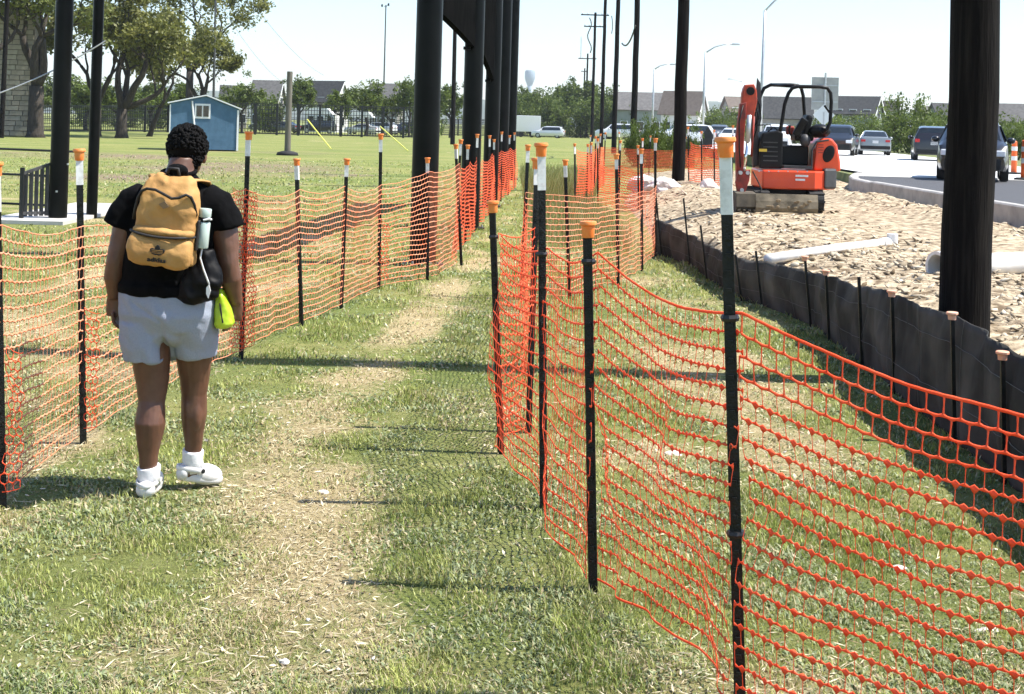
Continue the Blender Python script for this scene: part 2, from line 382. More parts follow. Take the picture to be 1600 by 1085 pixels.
# ------------------------------------------------------------------ grass, straw, stones (uncountable)
def jit(n, s): return rng.normal(0, s, n)
def grass():
    n = 430000
    # distance-dependent density, laid out over the ground in metres
    u = rng.random(n); D0, D1 = 3.6, 62.0
    D = 1/(1/D0+(1/D1-1/D0)*u)
    X = (rng.random(n)*2-1)*(.40*D+.5)
    keep = (X < silt_x(D)-.02) | (D > 21)
    keep &= ~((D > 20) & (X > 2.0+np.clip(D-45, 0, 99)*.0)); keep &= ~((X < -7.0) & (D > 22) & (D < 29.5))
    X, D = X[keep], D[keep]; n = len(X)
    dr = dryness(X, D); tuft = vnoise(X*3.2, D*3.2, 51, 3); pat = vnoise(X*2.6, D*1.8, 57, 4); wd = vnoise(X*3.4+9, D*2.4, 61, 4)
    keep = rng.random(n) < np.clip(1.15-dr*.75, .22, 1)*np.clip((tuft-.22)*2.6, .25, 1)
    X, D, dr, tuft, pat, wd = [q[keep] for q in (X, D, dr, tuft, pat, wd)]; n = len(X)
    sc = np.clip(D/6.5, .8, 7)
    weed = rng.random(n) < np.clip((wd-.40)*3.2, .06, .62)
    L = (.028+.035*rng.random(n))*np.clip(.1+tuft*2.0, .45, 1.6)*(1-.35*dr)*np.clip(D/9, 1, 1.8)
    L = np.where(weed, L*.6, L*.68)
    w = (.0019+.0015*rng.random(n))*sc; w = np.where(weed, w*2.1, w)
    az = rng.random(n)*6.283; lean = np.where(weed, .75+.5*rng.random(n), .25+.75*rng.random(n))+dr*.35
    dx, dyv = np.cos(az), np.sin(az); px_, py_ = -dyv, dx
    z0 = ground_z(X, D)-.004
    base = np.stack([X, D, z0], 1)
    h1 = np.stack([dx*np.sin(lean*.5)*L*.5, dyv*np.sin(lean*.5)*L*.5, np.cos(lean*.5)*L*.5], 1)
    h2 = h1+np.stack([dx*np.sin(lean*1.25)*L*.5, dyv*np.sin(lean*1.25)*L*.5, np.cos(lean*1.25)*L*.5], 1)
    side = np.stack([px_*w, py_*w, np.zeros(n)], 1)
    V = np.stack([base, base+h1+side, base+h2, base+h1-side], 1).reshape(-1, 3)
    F = np.arange(n*4).reshape(n, 4)
    t = rng.random((n, 1))
    green = np.array([.12, .175, .03])*(1-t)+np.array([.34, .385, .10])*t
    lime = np.array([.24, .285, .055])*(1-t)+np.array([.48, .49, .18])*t
    blue = np.array([.15, .20, .08])*(1-t)+np.array([.39, .43, .24])*t
    straw = np.array([.34, .27, .13])*(1-t)+np.array([.62, .55, .34])*t
    c = green+(lime-green)*np.clip((pat-.40)*6, 0, 1)[:, None]; c = c*(.5+1.0*vnoise(X*9, D*7, 67, 3))[:, None]
    c = np.where(weed[:, None], blue, c)
    isd = rng.random(n) < np.clip(dr*.95, .13, .8)
    c = np.where(isd[:, None], straw, c)
    o = link('grass', np_mesh('grass', V, F, np.repeat(c, 4, 0)), mat_vcol('grass_blade', .55, .3)); tag(o, 'short patchy grass and weeds along the trodden path', 'grass', kind='stuff')
    # fallen straw
    n = 70000
    u = rng.random(n); D = 1/(1/3.6+(1/24-1/3.6)*u); X = (rng.random(n)*2-1)*(.40*D+.4)
    dr = dryness(X, D); k = (rng.random(n) < np.clip(dr*1.3-.05, .06, 1)) & (X < silt_x(D)-.03); X, D = X[k], D[k]; n = len(X)
    L = .012+.03*rng.random(n)**2; w = (.0012+.0016*rng.random(n))*np.clip(D/6, .8, 3); az = rng.random(n)*6.283
    fat = rng.random(n) < .09; w = np.where(fat, w*3.2, w); L = np.where(fat, L*.7, L)
    z = ground_z(X, D)+.004+.012*rng.random(n); tz = jit(n, .006)
    dx, dyv = np.cos(az)*L, np.sin(az)*L
    a = np.stack([X-dx, D-dyv, z-tz], 1); b_ = np.stack([X+dx, D+dyv, z+tz], 1); s_ = np.stack([-np.sin(az)*w, np.cos(az)*w, jit(n, .001)], 1)
    V = np.stack([a, (a+b_)/2+s_, b_, (a+b_)/2-s_], 1).reshape(-1, 3)
    t = rng.random((n, 1)); c = np.array([.22, .15, .075])*(1-t)+np.array([.74, .66, .46])*t
    o = link('straw', np_mesh('straw', V, np.arange(n*4).reshape(n, 4), np.repeat(c, 4, 0)), mat_vcol('dry_straw', .6, .1)); tag(o, 'dry straw and dead leaves strewn over the path', 'straw', kind='stuff')
grass()
def tall_grass():
    n = 5200
    D = 20+34*rng.random(n)**1.3; X = .32+rng.random(n)*(np.interp(D, [20, 30, 54], [1.6, 1.5, 3.0])); L = .18+.34*rng.random(n); w = .0025+.0025*rng.random(n); w *= D/22
    az = rng.random(n)*6.283; ln = L*(.1+.3*rng.random(n)); b0 = np.stack([X, D, ground_z(X, D)-.01], 1)
    tip = b0+np.stack([np.cos(az)*ln, np.sin(az)*ln, L], 1); md = b0*.5+tip*.5+np.stack([np.cos(az)*-.03, np.sin(az)*-.03, 0*L], 1); sd = np.stack([w, 0*w, 0*w], 1)
    t = rng.random((n, 1)); c = np.array([.16, .20, .04])*(1-t)+np.array([.46, .40, .18])*t
    V = np.stack([b0, md+sd, tip, md-sd], 1).reshape(-1, 3)
    o = link('tall_grass', np_mesh('tall_grass', V, np.arange(n*4).reshape(n, 4), np.repeat(c, 4, 0)), MATS['grass_blade']); tag(o, 'tall seeding grass stems between the far net fences', 'grass', kind='stuff')
tall_grass()

def ico():
    bm = bmesh.new(); bmesh.ops.create_icosphere(bm, subdivisions=1, radius=1); v = np.array([q.co[:] for q in bm.verts]); bm.verts.ensure_lookup_table()
    f = np.array([[q.index for q in p.verts] for p in bm.faces]); bm.free(); return v, f
ICV, ICF = ico()
def stones(name, X, Y, Z, S, flat, cols, label, cat):
    n = len(X); V = np.empty((n, len(ICV), 3)); 
    k = rng.random((n, len(ICV), 1))*1.0+.4
    B = ICV[None]*k*np.stack([S*(.5+1.2*rng.random(n)), S*(.4+.8*rng.random(n)), S*flat*(.4+.9*rng.random(n))], 1)[:, None, :]
    az = rng.random(n)*6.283; ti = jit(n, .6); c, s = np.cos(az)[:, None], np.sin(az)[:, None]
    x = B[..., 0]*c-B[..., 1]*s; y = B[..., 0]*s+B[..., 1]*c; z = B[..., 2]+x*np.sin(ti)[:, None]
    V = np.stack([x+X[:, None], y+Y[:, None], z+Z[:, None]], -1).reshape(-1, 3)
    F = (ICF[None]+(np.arange(n)*len(ICV))[:, None, None]).reshape(-1, 3)
    o = link(name, np_mesh(name, V, F, np.repeat(cols, len(ICV), 0)), MATS.get('stone_v') or mat_vcol('stone_v', .9, 0, .2))
    tag(o, label, cat, kind='stuff')
def rubble():
    n = 42000
    D = 1/(1/5.5+(1/48-1/5.5)*rng.random(n)); L0 = dirt_left(D); U = rng.random(n); X = L0+.15+U*(8.8-L0)
    wheel = np.exp(-((X-6.3)/1.4)**2)*np.clip((D-15)/4, 0, 1); clump = vnoise(X*.9, D*.6, 71, 3)
    k = (rng.random(n) > wheel*.93) & (clump+rng.random(n)*.35 > .5); X, D = X[k], D[k]; n = len(X)
    S = (.006+.042*rng.random(n)**7)*np.clip(D/11, .8, 1.35)
    t = rng.random((n, 1)); t = t**1.3; c = np.array([.13, .09, .05])*(1-t)+np.array([.70, .61, .46])*t; c = c*(.65+.6*vnoise(X*1.6, D*1.1, 73, 3))[:, None]
    stones('rubble', X, D, dirt_z(X, D)+S*.2, S, .5, c, 'broken pale limestone rubble heaped behind the silt fence', 'rubble')
    n = 2600
    D = 1/(1/3.7+(1/22-1/3.7)*rng.random(n)); X = (rng.random(n)*2-1)*(.40*D+.4)
    dr = dryness(X, D); k = (rng.random(n) < np.clip(dr*.9, .12, 1)) & (X < silt_x(D)-.05); X, D = X[k], D[k]; n = len(X)
    S = .003+.011*rng.random(n)**3
    t = rng.random((n, 1)); c = np.array([.40, .33, .22])*(1-t)+np.array([.78, .74, .66])*t
    stones('pebbles', X, D, ground_z(X, D)+S*.35, S, .5, c, 'small pale pebbles scattered in the trodden grass', 'pebbles')
rubble()

# ------------------------------------------------------------------ orange safety-net fences
_tp = {}
def tpost_mesh(kind, H, studs=True):
    """steel T section of height H from the ground, with studs down the flange"""
    key = (round(H, 3), studs)
    if key in _tp: return _tp[key]
    mb = MB(); w, d, t = .036, .034, .006
    prof = [(-w/2, -t), (w/2, -t), (w/2, 0), (t/2, 0), (t/2, d), (-t/2, d), (-t/2, 0), (-w/2, 0)]
    mb.prism(prof, -.06, H, 'z')
    if studs:
        z = .12
        while z < H-.26:
            mb.box((0, -t-.004, z), (.016, .009, .012)); z += .054
    me = mb.mesh('shaft'); _tp[key] = me; return me
def make_post(parent, base, H, lean=(0, 0), white=.2, cap=True, near=True, rz=0, capmat=None, ties=()):
    """lean: horizontal displacement of the top, metres"""
    me = tpost_mesh('t', H, near)
    o = link('t_post', me, M_post, parent)
    b = Vector(base); top = Vector((lean[0], lean[1], H)); q = Vector((0, 0, 1)).rotation_difference(top.normalized())
    o.location = b-parent.location; o.rotation_mode = 'QUATERNION'
    from mathutils import Quaternion
    o.rotation_quaternion = q @ Quaternion((0, 0, 1), rz)
    if white:
        mb = MB(); w, t, dd = .0385, .0062, .036
        prof = [(-w/2, -t-.0015), (w/2, -t-.0015), (w/2, .0015), (t/2+.0015, .0015), (t/2+.0015, dd), (-t/2-.0015, dd), (-t/2-.0015, .0015), (-w/2, .0015)]
        mb.prism(prof, H-white, H-.012, 'z').build('painted_tip', M_white, o)
    if cap:
        s = 1 if near else 1.1
        MB().lathe([(.0235*s, H-.038), (.0245*s, H-.036), (.026*s, H+.006), (.0335*s, H+.012), (.0335*s, H+.021), (.031*s, H+.026)], (0, .008, 0), 16 if near else 8).build('plastic_cap', capmat or M_cap, o, auto=35)
    for z in ties:
        MB().lathe([(.026, z-.008), (.028, z), (.026, z+.008)], (0, .006, 0), 8).build('cable_tie', M_tie, o)
    return o

def net_mesh(posts, cw=.058, rh=.056, sag=.05, lift=.03, rw=.0075, vw=.0032, thick=.0016, zig=.006, wob=.012, lod=0, seed=1, bunch=0, mid=.42, bold=0, dash=False):
    """posts: (x, y, ztop, zbot).  Rows and staggered uprights of an extruded plastic net hung between them."""
    P = np.array(posts, float); VV = []; FF = []; off = 0
    seg = np.hypot(np.diff(P[:, 0]), np.diff(P[:, 1])); S = np.concatenate([[0], np.cumsum(seg)]); total = S[-1]
    K = max(2, int(round(total/(cw/2)))); nr = max(3, int(round(np.mean(P[:, 2]-P[:, 3])/rh)))
    def surf(s, v):
        i = np.clip(np.searchsorted(S, s, side='right')-1, 0, len(seg)-1); t = (s-S[i])/seg[i]
        x = P[i, 0]*(1-t)+P[i+1, 0]*t; y = P[i, 1]*(1-t)+P[i+1, 1]*t
        bow = 4*t*(1-t)*np.clip(seg[i]/1.6, .25, 1.5)
        zt = P[i, 2]*(1-t)+P[i+1, 2]*t-sag*bow*(.7+.6*_h(i, i*0+7, seed)); zb = P[i, 3]*(1-t)+P[i+1, 3]*t+lift*bow*(2*_h(i, i*0+3, seed)-.6)
        n = vnoise(s*1.9+seed*3.1, v*2.2, seed+5, 3)-.5; n2 = vnoise(s*4.3+seed*7.7, v*3.0, seed+9, 2)-.5
        z = zt+(zb-zt)*v+n2*.035*(1-np.abs(2*v-1)*.5)
        if bunch: z = z+bunch*(vnoise(s*9+seed, v*9, seed+15, 2)-.5)*.08
        d = np.stack([P[i+1, 0]-P[i, 0], P[i+1, 1]-P[i, 1]], -1)/seg[i][..., None]; nx_, ny_ = -d[..., 1], d[..., 0]
        o = wob*(n*2.4+n2)*np.clip(.25+v*1.6, 0, 1)+bunch*(vnoise(s*11+3, v*6, seed+19, 2)-.5)
        return np.stack([x+nx_*o, y+ny_*o, z], -1), np.stack([nx_, ny_, np.zeros_like(nx_)], -1), np.stack([d[..., 0], d[..., 1], np.zeros_like(nx_)], -1)
    def strips(C, Wd, Nn, hw, th):
        """C (m,k,3) centre lines; Wd width vectors, Nn normals, hw (m,k) half widths"""
        nonlocal off
        m, k = C.shape[:2]; hw = hw[..., None]
        if lod == 0:
            ring = np.stack([C+Wd*hw, C+Nn*th, C-Wd*hw, C-Nn*th], 2)
        else:
            ring = np.stack([C+Wd*hw, C-Wd*hw], 2)
        q = ring.shape[2]; V = ring.reshape(-1, 3); id_ = np.arange(m*k*q).reshape(m, k, q)+off
        for a in range(q if q > 2 else 1):
            b_ = (a+1) % q
            FF.append(np.stack([id_[:, :-1, a], id_[:, :-1, b_], id_[:, 1:, b_], id_[:, 1:, a]], -1).reshape(-1, 4))
        VV.append(V); off += len(V)
    sub = 2 if lod == 0 else 1
    kk = np.arange(K*sub+1); s = kk/(K*sub)*total
    rows = np.arange(nr+1); Sg, Rg = np.meshgrid(s, rows/nr)
    C, Nn, T = surf(Sg, Rg)
    node = (kk % sub == 0); ph = np.where(((kk//sub)[None, :]+rows[:, None]) % 2 == 0, -1., 1.)
    ph[0, :] *= .15; ph[-1, :] *= .15
    zz = np.zeros_like(Sg); zz[:, node] = ph[:, node]*zig
    C[..., 2] += zz
    up = np.zeros_like(C); up[..., 2] = 1
    hw = np.full(Sg.shape, rw*mid)
    hw[:, node] = rw*.85
    if dash: hw[:, node] = np.where(ph[:, node] < 0, rw*.95, rw*.42)
    if bold: hw[:bold+1, ~node] = rw*.26; hw[:bold+1, node] = rw*.42
    if lod: hw[:] = rw*.62
    hw[0] = rw*.36; hw[-1] = rw*.36
    strips(C, up, Nn, hw, thick)
    # uprights
    kv = np.arange(0, K+1)
    for r in range(nr):
        ks_ = kv[(kv+r) % 2 == 0]; sv = ks_/K*total
        vs = np.linspace(r/nr, (r+1)/nr, 3 if lod == 0 else 2)
        Vg, Sg2 = np.meshgrid(vs, sv); C2, N2, T2 = surf(Sg2, Vg)
        C2[:, 0, 2] -= zig; C2[:, -1, 2] += zig
        h2 = np.full(Vg.shape, vw*.5)
        if lod == 0: h2[:, 0] = vw*.9; h2[:, -1] = vw*.9
        if bold and r < bold: h2 *= 1.9
        strips(C2, T2, N2, h2, thick*.8)
    return np.concatenate(VV), np.concatenate(FF)
def add_net(parent, posts, m=None, name='net', **kw):
    V, F = net_mesh(posts, **kw); V = V-np.array(parent.location)
    return link(name, np_mesh(name, V, F), m or M_net, parent)
def gz(p): return float(ground_z(np.array(p.x), np.array(p.y)))

def fence(name, label, rec, zb=.06, nettop=None, netkw=(), pale=False, origin=None):
    """rec: list of (capx, capy, basex, basey, nettop_y or None, white length, near)"""
    pts = []
    b0 = gp(rec[0][2], rec[0][3]); root = empty(name, (b0.x, b0.y, 0)); tag(root, label, 'fence')
    for (cx, cy, bx, by, ny_, wl, near) in rec:
        b = gp(bx, by); t = at(cx, cy, b.y); H = t.z
        make_post(root, (b.x, b.y, 0), H, (t.x-b.x, 0), wl, True, near, rng.uniform(-.5, .5))
        f = 1.0
        zt = at(bx, ny_, b.y).z if ny_ else 1.2
        xt = b.x+(t.x-b.x)*min(zt/H, 1)*.5
        pts.append((xt, b.y-.03, zt, zb*rng.uniform(.2, 1.1)))
    return root, pts

# left-hand fence, along the field
L_REC = [(-6, 262, 4, 795, 352, .2, True), (124, 240, 130, 694, 352, .17, True), (388, 211, 377, 558, 294, .16, True), (463, 252, 471, 509, 296, .16, True),
         (542, 252, 533, 483, 292, .15, True), (595, 213, 592, 452, 289, .17, True), (668, 250, 668, 440, 268, .15, True), (712, 228, 721, 416, 256, .16, False)]
fl, fp = fence('safety_fence', 'orange net fence on steel posts along the left, behind the walking person', L_REC)
far = [(-.62, 19.6, 1.55), (-.60, 21.4, 1.45), (-.50, 23.6, 1.6), (-.42, 25.4, 1.5), (-.33, 27.8, 1.55), (-.24, 30.2, 1.45), (-.12, 33, 1.6), (.0, 36, 1.5), (.16, 40, 1.55)]
for x, y, h in far:
    x = x-.08+rng.uniform(-.05, .05)
    make_post(fl, (x, y, 0), h, (rng.uniform(-.04, .04), rng.uniform(-.05, .05)), .2, True, False, rng.uniform(-.5, .5))
p_far = [fp[-1]]+[(x-.08+rng.uniform(-.07, .07), y, 1.2+rng.uniform(-.08, .05), .04) for x, y, h in far]
pl = gp(-60, 850); fp = [(pl.x-.25, 5.0, 1.15, .05)]+fp
add_net(fl, fp[:4], M_netp, cw=.062, rh=.058, seed=2, sag=.04, wob=.014, rw=.009, vw=.0026, zig=.0035)
add_net(fl, fp[3:], M_netp, cw=.062, rh=.056, seed=4, sag=.05, wob=.016, rw=.0095, vw=.0026, zig=.003)
add_net(fl, p_far, M_net, cw=.062, rh=.058, seed=6, sag=.06, wob=.06, lod=1, rw=.016, vw=.010)
# a gathered fold of net tied round the third post
b = gp(377, 558)
add_net(fl, [(b.x-.07, b.y-.10, 1.27, .1), (b.x+.03, b.y-.13, 1.26, .08), (b.x+.1, b.y-.08, 1.24, .12)], M_net, name='net_fold', cw=.022, rh=.034, seed=8, wob=.04, bunch=.12, rw=.008, vw=.004)
for (bx, by) in ((130, 694), (4, 795), (592, 452)):
    b = gp(bx, by); add_net(fl, [(b.x+.02, b.y-.07, .75, .1), (b.x+.1, b.y-.09, .72, .12)], M_net, name='net_fold', cw=.03, rh=.04, seed=bx+3, wob=.03, bunch=.06, rw=.006, vw=.003)

# right-hand fence from the near right corner back along the path
R_REC = [(1133, 226, 1157, 1112, 490, .215, True), (918, 356, 927, 926, 395, .0, True), (846, 232, 849, 799, 385, .195, True), (769, 321, 783, 713, 366, .0, True)]
fr, rp = fence('safety_fence', 'nearest orange net fence, sagging right of the path between capped steel posts', R_REC)
add_net(fr, [(2.9, 2.3, 1.2, .03), (2.05, 2.75, 1.2, .03), (rp[0][0]+.01, rp[0][1], rp[0][2], .03)], cw=.054, rh=.063, seed=21, sag=.12, wob=.07, rw=.0145, vw=.0022, zig=.003, thick=.0014, mid=.14, bold=3, dash=True)
add_net(fr, [rp[0], rp[1]], cw=.054, rh=.06, seed=23, sag=.07, wob=.08, rw=.0135, vw=.0022, zig=.002, thick=.0014, mid=.15, dash=True)
add_net(fr, [rp[1], rp[2], rp[3]], cw=.06, rh=.062, seed=25, sag=.06, wob=.05, rw=.0125, vw=.0026, zig=.003, mid=.25, dash=True)
# ties on the nearest posts
for o, zs in zip([c for c in fr.children if c.name.startswith('t_post')], ((.55, 1.22), (1.28,), (1.2,), (1.19,))):
    for z in zs: MB().lathe([(.026, z-.01), (.03, z), (.026, z+.01)], (0, .006, 0), 8).build('cable_tie', M_tie, o)
# turn back beside the path: r5, r6
r5 = at(831, 470, 8.15); r6 = at(816, 400, 14.6)
make_post(fr, (r5.x, 8.15, 0), zat(833, 254, 8.15), (.01, 0), .13, True, True, .3)
make_post(fr, (r6.x, 14.6, 0), zat(821, 230, 14.6), (.03, 0), .16, True, True, .2)
add_net(fr, [rp[3], (r5.x, 8.15, zat(829, 356, 8.15), .05)], cw=.05, rh=.056, seed=27, sag=.1, wob=.05, rw=.010, vw=.005, bunch=.03)
add_net(fr, [(r5.x, 8.15, 1.22, .05), (r5.x-.03, 10.4, 1.12, .05), (r6.x+.02, 12.6, 1.1, .05), (r6.x, 14.6, 1.08, .05)], cw=.06, rh=.056, seed=28, sag=.05, wob=.04, rw=.008, vw=.004, lod=1)

# cross run closing the alley towards the silt fence
B_REC = [(883, 253, 890, 466, 305, .16, True), (963, 244, 966, 446, 302, .15, False), (1002, 236, 1003, 425, 298, .16, False), (1024, 219, 1024, 401, 290, .15, False)]
fb, bp_ = fence('safety_fence', 'orange net fence crossing towards the silt fence in the middle distance', B_REC)
add_net(fb, [(r6.x+.02, 14.55, 1.1, .05)]+bp_, M_netp, cw=.062, rh=.058, seed=31, sag=.04, wob=.03, rw=.009, vw=.003, zig=.003)

# farther runs
def far_run(label, pts, seed, h=1.2, z0=0.0, wob=.08, cap=True):
    root = empty('safety_fence', (pts[0][0], pts[0][1], z0)); tag(root, label, 'fence')
    for x, y in pts:
        H = rng.uniform(1.38, 1.62); make_post(root, (x, y, z0), H, (rng.uniform(-.06, .06), rng.uniform(-.05, .05)), rng.uniform(.14, .24), cap, False, rng.uniform(-.6, .6))
    add_net(root, [(x, y, z0+h+rng.uniform(-.06, .05), z0+.03) for x, y in pts], cw=.062, rh=.058, seed=seed, sag=.06, wob=wob, lod=1, rw=.017, vw=.011)
    return root
far_run('far orange net fence standing in dense folds before the dark utility poles', [(1.42, 30.5), (1.72, 31.6), (1.95, 34), (2.2, 37), (2.5, 40), (2.9, 44)], 41, 1.25)
far_run('far orange net fence strung low behind the white boulder', [(2.0, 32), (2.35, 30.4), (2.75, 30), (3.15, 33.5)], 43, .95, 0, .06)
far_run('farthest orange net fence along the dark hedge', [(2.9, 52), (3.9, 51), (5.0, 51), (6.2, 50.5), (7.4, 50)], 45, 1.1)
far_run('orange net fence hanging beside the excavator boom', [(4.75, 37.5), (4.95, 36.4), (5.25, 36.2), (5.6, 35.6)], 47, 1.15, .3, .12)

# ------------------------------------------------------------------ silt fence
M_silt = mat('silt_fabric', (.032, .031, .028), (.12, .113, .10), rough=.9, spec=.2, scale=2.2, bump=.35, bscale=9, contrast=(.4, .75))
M_wire = mat('silt_wire', (.10, .098, .09), rough=.7)
TOP_PX = [(1025, 344), (1076, 365), (1127, 391), (1187, 408), (1229, 416), (1263, 425), (1305, 431), (1339, 446), (1403, 459), (1445, 476), (1500, 497), (1551, 527), (1594, 556)]
sf = empty('silt_fence', (SILT[4][0], SILT[4][1], 0)); tag(sf, 'black fabric silt fence holding back the rubble on short stakes', 'fence')
SO = np.array(sf.location)
SP = np.array(SILT); sseg = np.hypot(*np.diff(SP, axis=0).T); SS = np.concatenate([[0], np.cumsum(sseg)])
def silt_pt(s): return np.interp(s, SS, SP[:, 0]), np.interp(s, SS, SP[:, 1])
_pt = []
for x, y in TOP_PX:                     # height of the cloth above the ground along the run
    best = min(np.linspace(0, SS[-1], 400), key=lambda s: abs(800+FOC*((lambda q: (q[0]*CA+(.45-CAMZ)*SA)/q[1])(silt_pt(s)))-x)); q = silt_pt(best)
    _pt.append((best, at(x, y, q[1]).z))
_pt.sort(); _ps = [p[0] for p in _pt]; _pz = [min(max(p[1], .36), .80) for p in _pt]
def silt_top(s): return np.interp(s, _ps, _pz)
ss = np.linspace(0, SS[-1], 420); vs = np.linspace(0, 1, 15); Sg, Vg = np.meshgrid(ss, vs)
sxx, syy = silt_pt(Sg); zt = silt_top(Sg)+(vnoise(Sg*2.3, Sg*0, 81, 3)-.5)*.05
off = (vnoise(Sg*2.2, Vg*1.5, 83, 3)-.5)*.15*Vg+(vnoise(Sg*14, Vg*2.2+Sg*3, 87, 2)-.5)*.03+(vnoise(Sg*6, Vg*3+Sg*2, 85, 2)-.5)*.035-.03*np.sin(Vg*3.1)
V = np.stack([sxx+off-.02, syy, -.03+(zt+.03)*Vg], -1)
ii = np.arange(V.shape[0]*V.shape[1]).reshape(V.shape[:2]); F = np.stack([ii[:-1, :-1], ii[:-1, 1:], ii[1:, 1:], ii[1:, :-1]], -1).reshape(-1, 4)
fab = link('fabric', np_mesh('fabric', V.reshape(-1, 3)-SO, F), M_silt, sf, smooth=True)
m_ = fab.modifiers.new('thick', 'SOLIDIFY'); m_.thickness = .006; m_.offset = 1
wmb = MB()
for r in (5, 11):                     # wire backing pressed into the cloth
    wmb.tube([Vector(V[r, k])-sf.location+Vector((-.010, -.004, 0)) for k in range(60, 420, 3)], .0022, 4)
for k in range(110, 420, 23):
    wmb.tube([Vector(V[r, k])-sf.location+Vector((-.010, -.004, 0)) for r in range(0, 15, 2)], .0018, 4)
wmb.build('wire_backing', M_wire, sf)
ST_PX = [(1583, 752, 551), (1504, 690, 490), (1409, 616, 456), (1357, 571, 432), (1305, 535, 424), (1276, 512, 402), (1199, 480, 392), (1167, 471, 398), (1112, 437, 352), (1085, 416, 310), (1040, 401, 288)]
for i, (bx, by, ty) in enumerate(ST_PX):
    b = gp(bx, by); t = at(bx-(8 if i < 5 else 12), ty, b.y+.03)
    mb = MB().bar((b.x-.055, b.y-.03, -.05), (t.x-.05, b.y-.03, t.z), .022, .022)
    mb.v = [tuple(Vector(q)-sf.location) for q in mb.v]; st = mb.build('stake', M_post, sf)
    if i in (0, 1, 2, 4, 5):
        MB().lathe([(.024, -.03), (.026, -.004), (.036, .002), (.036, .012), (.03, .016)], Vector((t.x-.05, b.y-.03, t.z))-sf.location, 10).build('plastic_cap', M_capf if 'M_capf' in globals() else mat('cap_faded', (.75, .34, .2), (.66, .4, .28), rough=.6), st, auto=35)

# ------------------------------------------------------------------ poles
def pole(name, label, cat, base, top, r0, r1, m, n=20, group=None, lump=.0):
    base, top = Vector(base), Vector(top); o = empty(name, base); tag(o, label, cat, group)
    K = 14; pts = []; rr = []
    for i in range(K+1):
        t = i/K; p = (top-base)*t; pts.append(p+Vector((lump*(math.sin(i*2.1+base.x)), lump*math.cos(i*1.7), 0))); rr.append(r0+(r1-r0)*t)
    pts[0] = pts[0]-Vector((0, 0, .15))
    MB().tube(pts, rr, n).build('shaft', m, o, auto=50); return o
# row of black steel poles by the left fence
BP = []
for i, (bx, by, r, lab) in enumerate([(660, 416, .168, 'nearest and widest black steel pole behind the left net'), (733, 358, .166, 'second black steel pole of the row, with a hanging panel'), (765, 324, .166, 'third black steel pole in the receding row'), (783, 298, .164, 'fourth black steel pole in the receding row'), (797, 281, .16, 'farthest black steel pole in the receding row')]):
    b = gp(bx, by); o = pole('steel_pole', lab, 'pole', b, (b.x+.02, b.y, 11), r, r*.93, M_blacksteel, 28, 'row of black steel poles'); BP.append(o)
    MB().lathe([(.26, 0), (.26, .03), (r+.01, .045)], (0, 0, 0), 20).build('base_plate', M_blacksteel, o)
    for k in range(6):
        a = k*math.pi/3; MB().lathe([(.014, .03), (.014, .075)], (.22*math.cos(a), .22*math.sin(a), 0), 6).build('anchor_bolt', M_galv, o)
M_panel = mat('panel_grey', (.004, .0045, .0045), (.008, .008, .008), rough=.9, spec=0.0, scale=3)
def hang_panel(a, b, zl, zr, label, rail=True):
    A, B = BP[a].location, BP[b].location; o = empty('hanging_panel', (A.x, A.y, 0)); tag(o, label, 'panel')
    d = (B-A); L = d.length; u = d/L; nrm = Vector((u.y, -u.x, 0)); poly = []
    N = 10
    lo = [(t, zl+(zr-zl)*(t**1.6)) for t in [k/N for k in range(N+1)]]
    v = []; f = []
    for t, z in lo:
        for s_ in (-.05, .05):
            p = u*(.1+(L-.25)*t)+nrm*(s_-.02); v += [(p.x, p.y, z), (p.x, p.y, max(zl, zr)+1.3)]
    for k in range(N):
        q = k*4; f += [(q, q+4, q+5, q+1), (q+2, q+3, q+7, q+6), (q, q+2, q+6, q+4), (q+1, q+5, q+7, q+3)]
    f += [(0, 1, 3, 2), (N*4, N*4+2, N*4+3, N*4+1)]
    MB().add(v, f).build('sheet', M_panel, o)
    e = u*(L-.2)-nrm*.1; MB().tube([(e.x, e.y, zr-.06), (e.x, e.y, max(zl, zr)+1.3)], .035, 8).build('edge_tube', M_blacksteel, o)
    MB().box((e.x, e.y, zr-.02), (.12, .2, .05)).build('bracket', M_blacksteel, o)
    return o
hang_panel(0, 1, zat(697, 22, 19), zat(722, 72, 23.5), 'dark panel slung high between the two nearest steel poles')
hang_panel(1, 2, zat(752, 70, 25), zat(760, 122, 29), 'narrow dark panel slung between the second and third steel poles')

# left poles
b = gp(90, 346); o = pole('steel_pole', 'black steel pole standing beside the dark gate', 'pole', b, (b.x+.05, b.y, 9), .15, .135, M_blacksteel, 24)
MB().box((.16, -.05, .95), (.02, .05, .03)).build('clip', M_galv, o); MB().box((.02, -.15, .5), (.03, .02, .03)).build('clip', M_galv, o)
b = gp(143, 341); pole('steel_pole', 'slimmer black steel pole right of the gate, in the grass', 'pole', b, (b.x+.06, b.y, 9), .092, .087, M_blacksteel, 20)
b = gp(2, 216); pole('wooden_pole', 'dark pole cut off at the left edge before the stone wall', 'pole', b, (b.x+.2, b.y, 12), .17, .15, M_wood, 10)

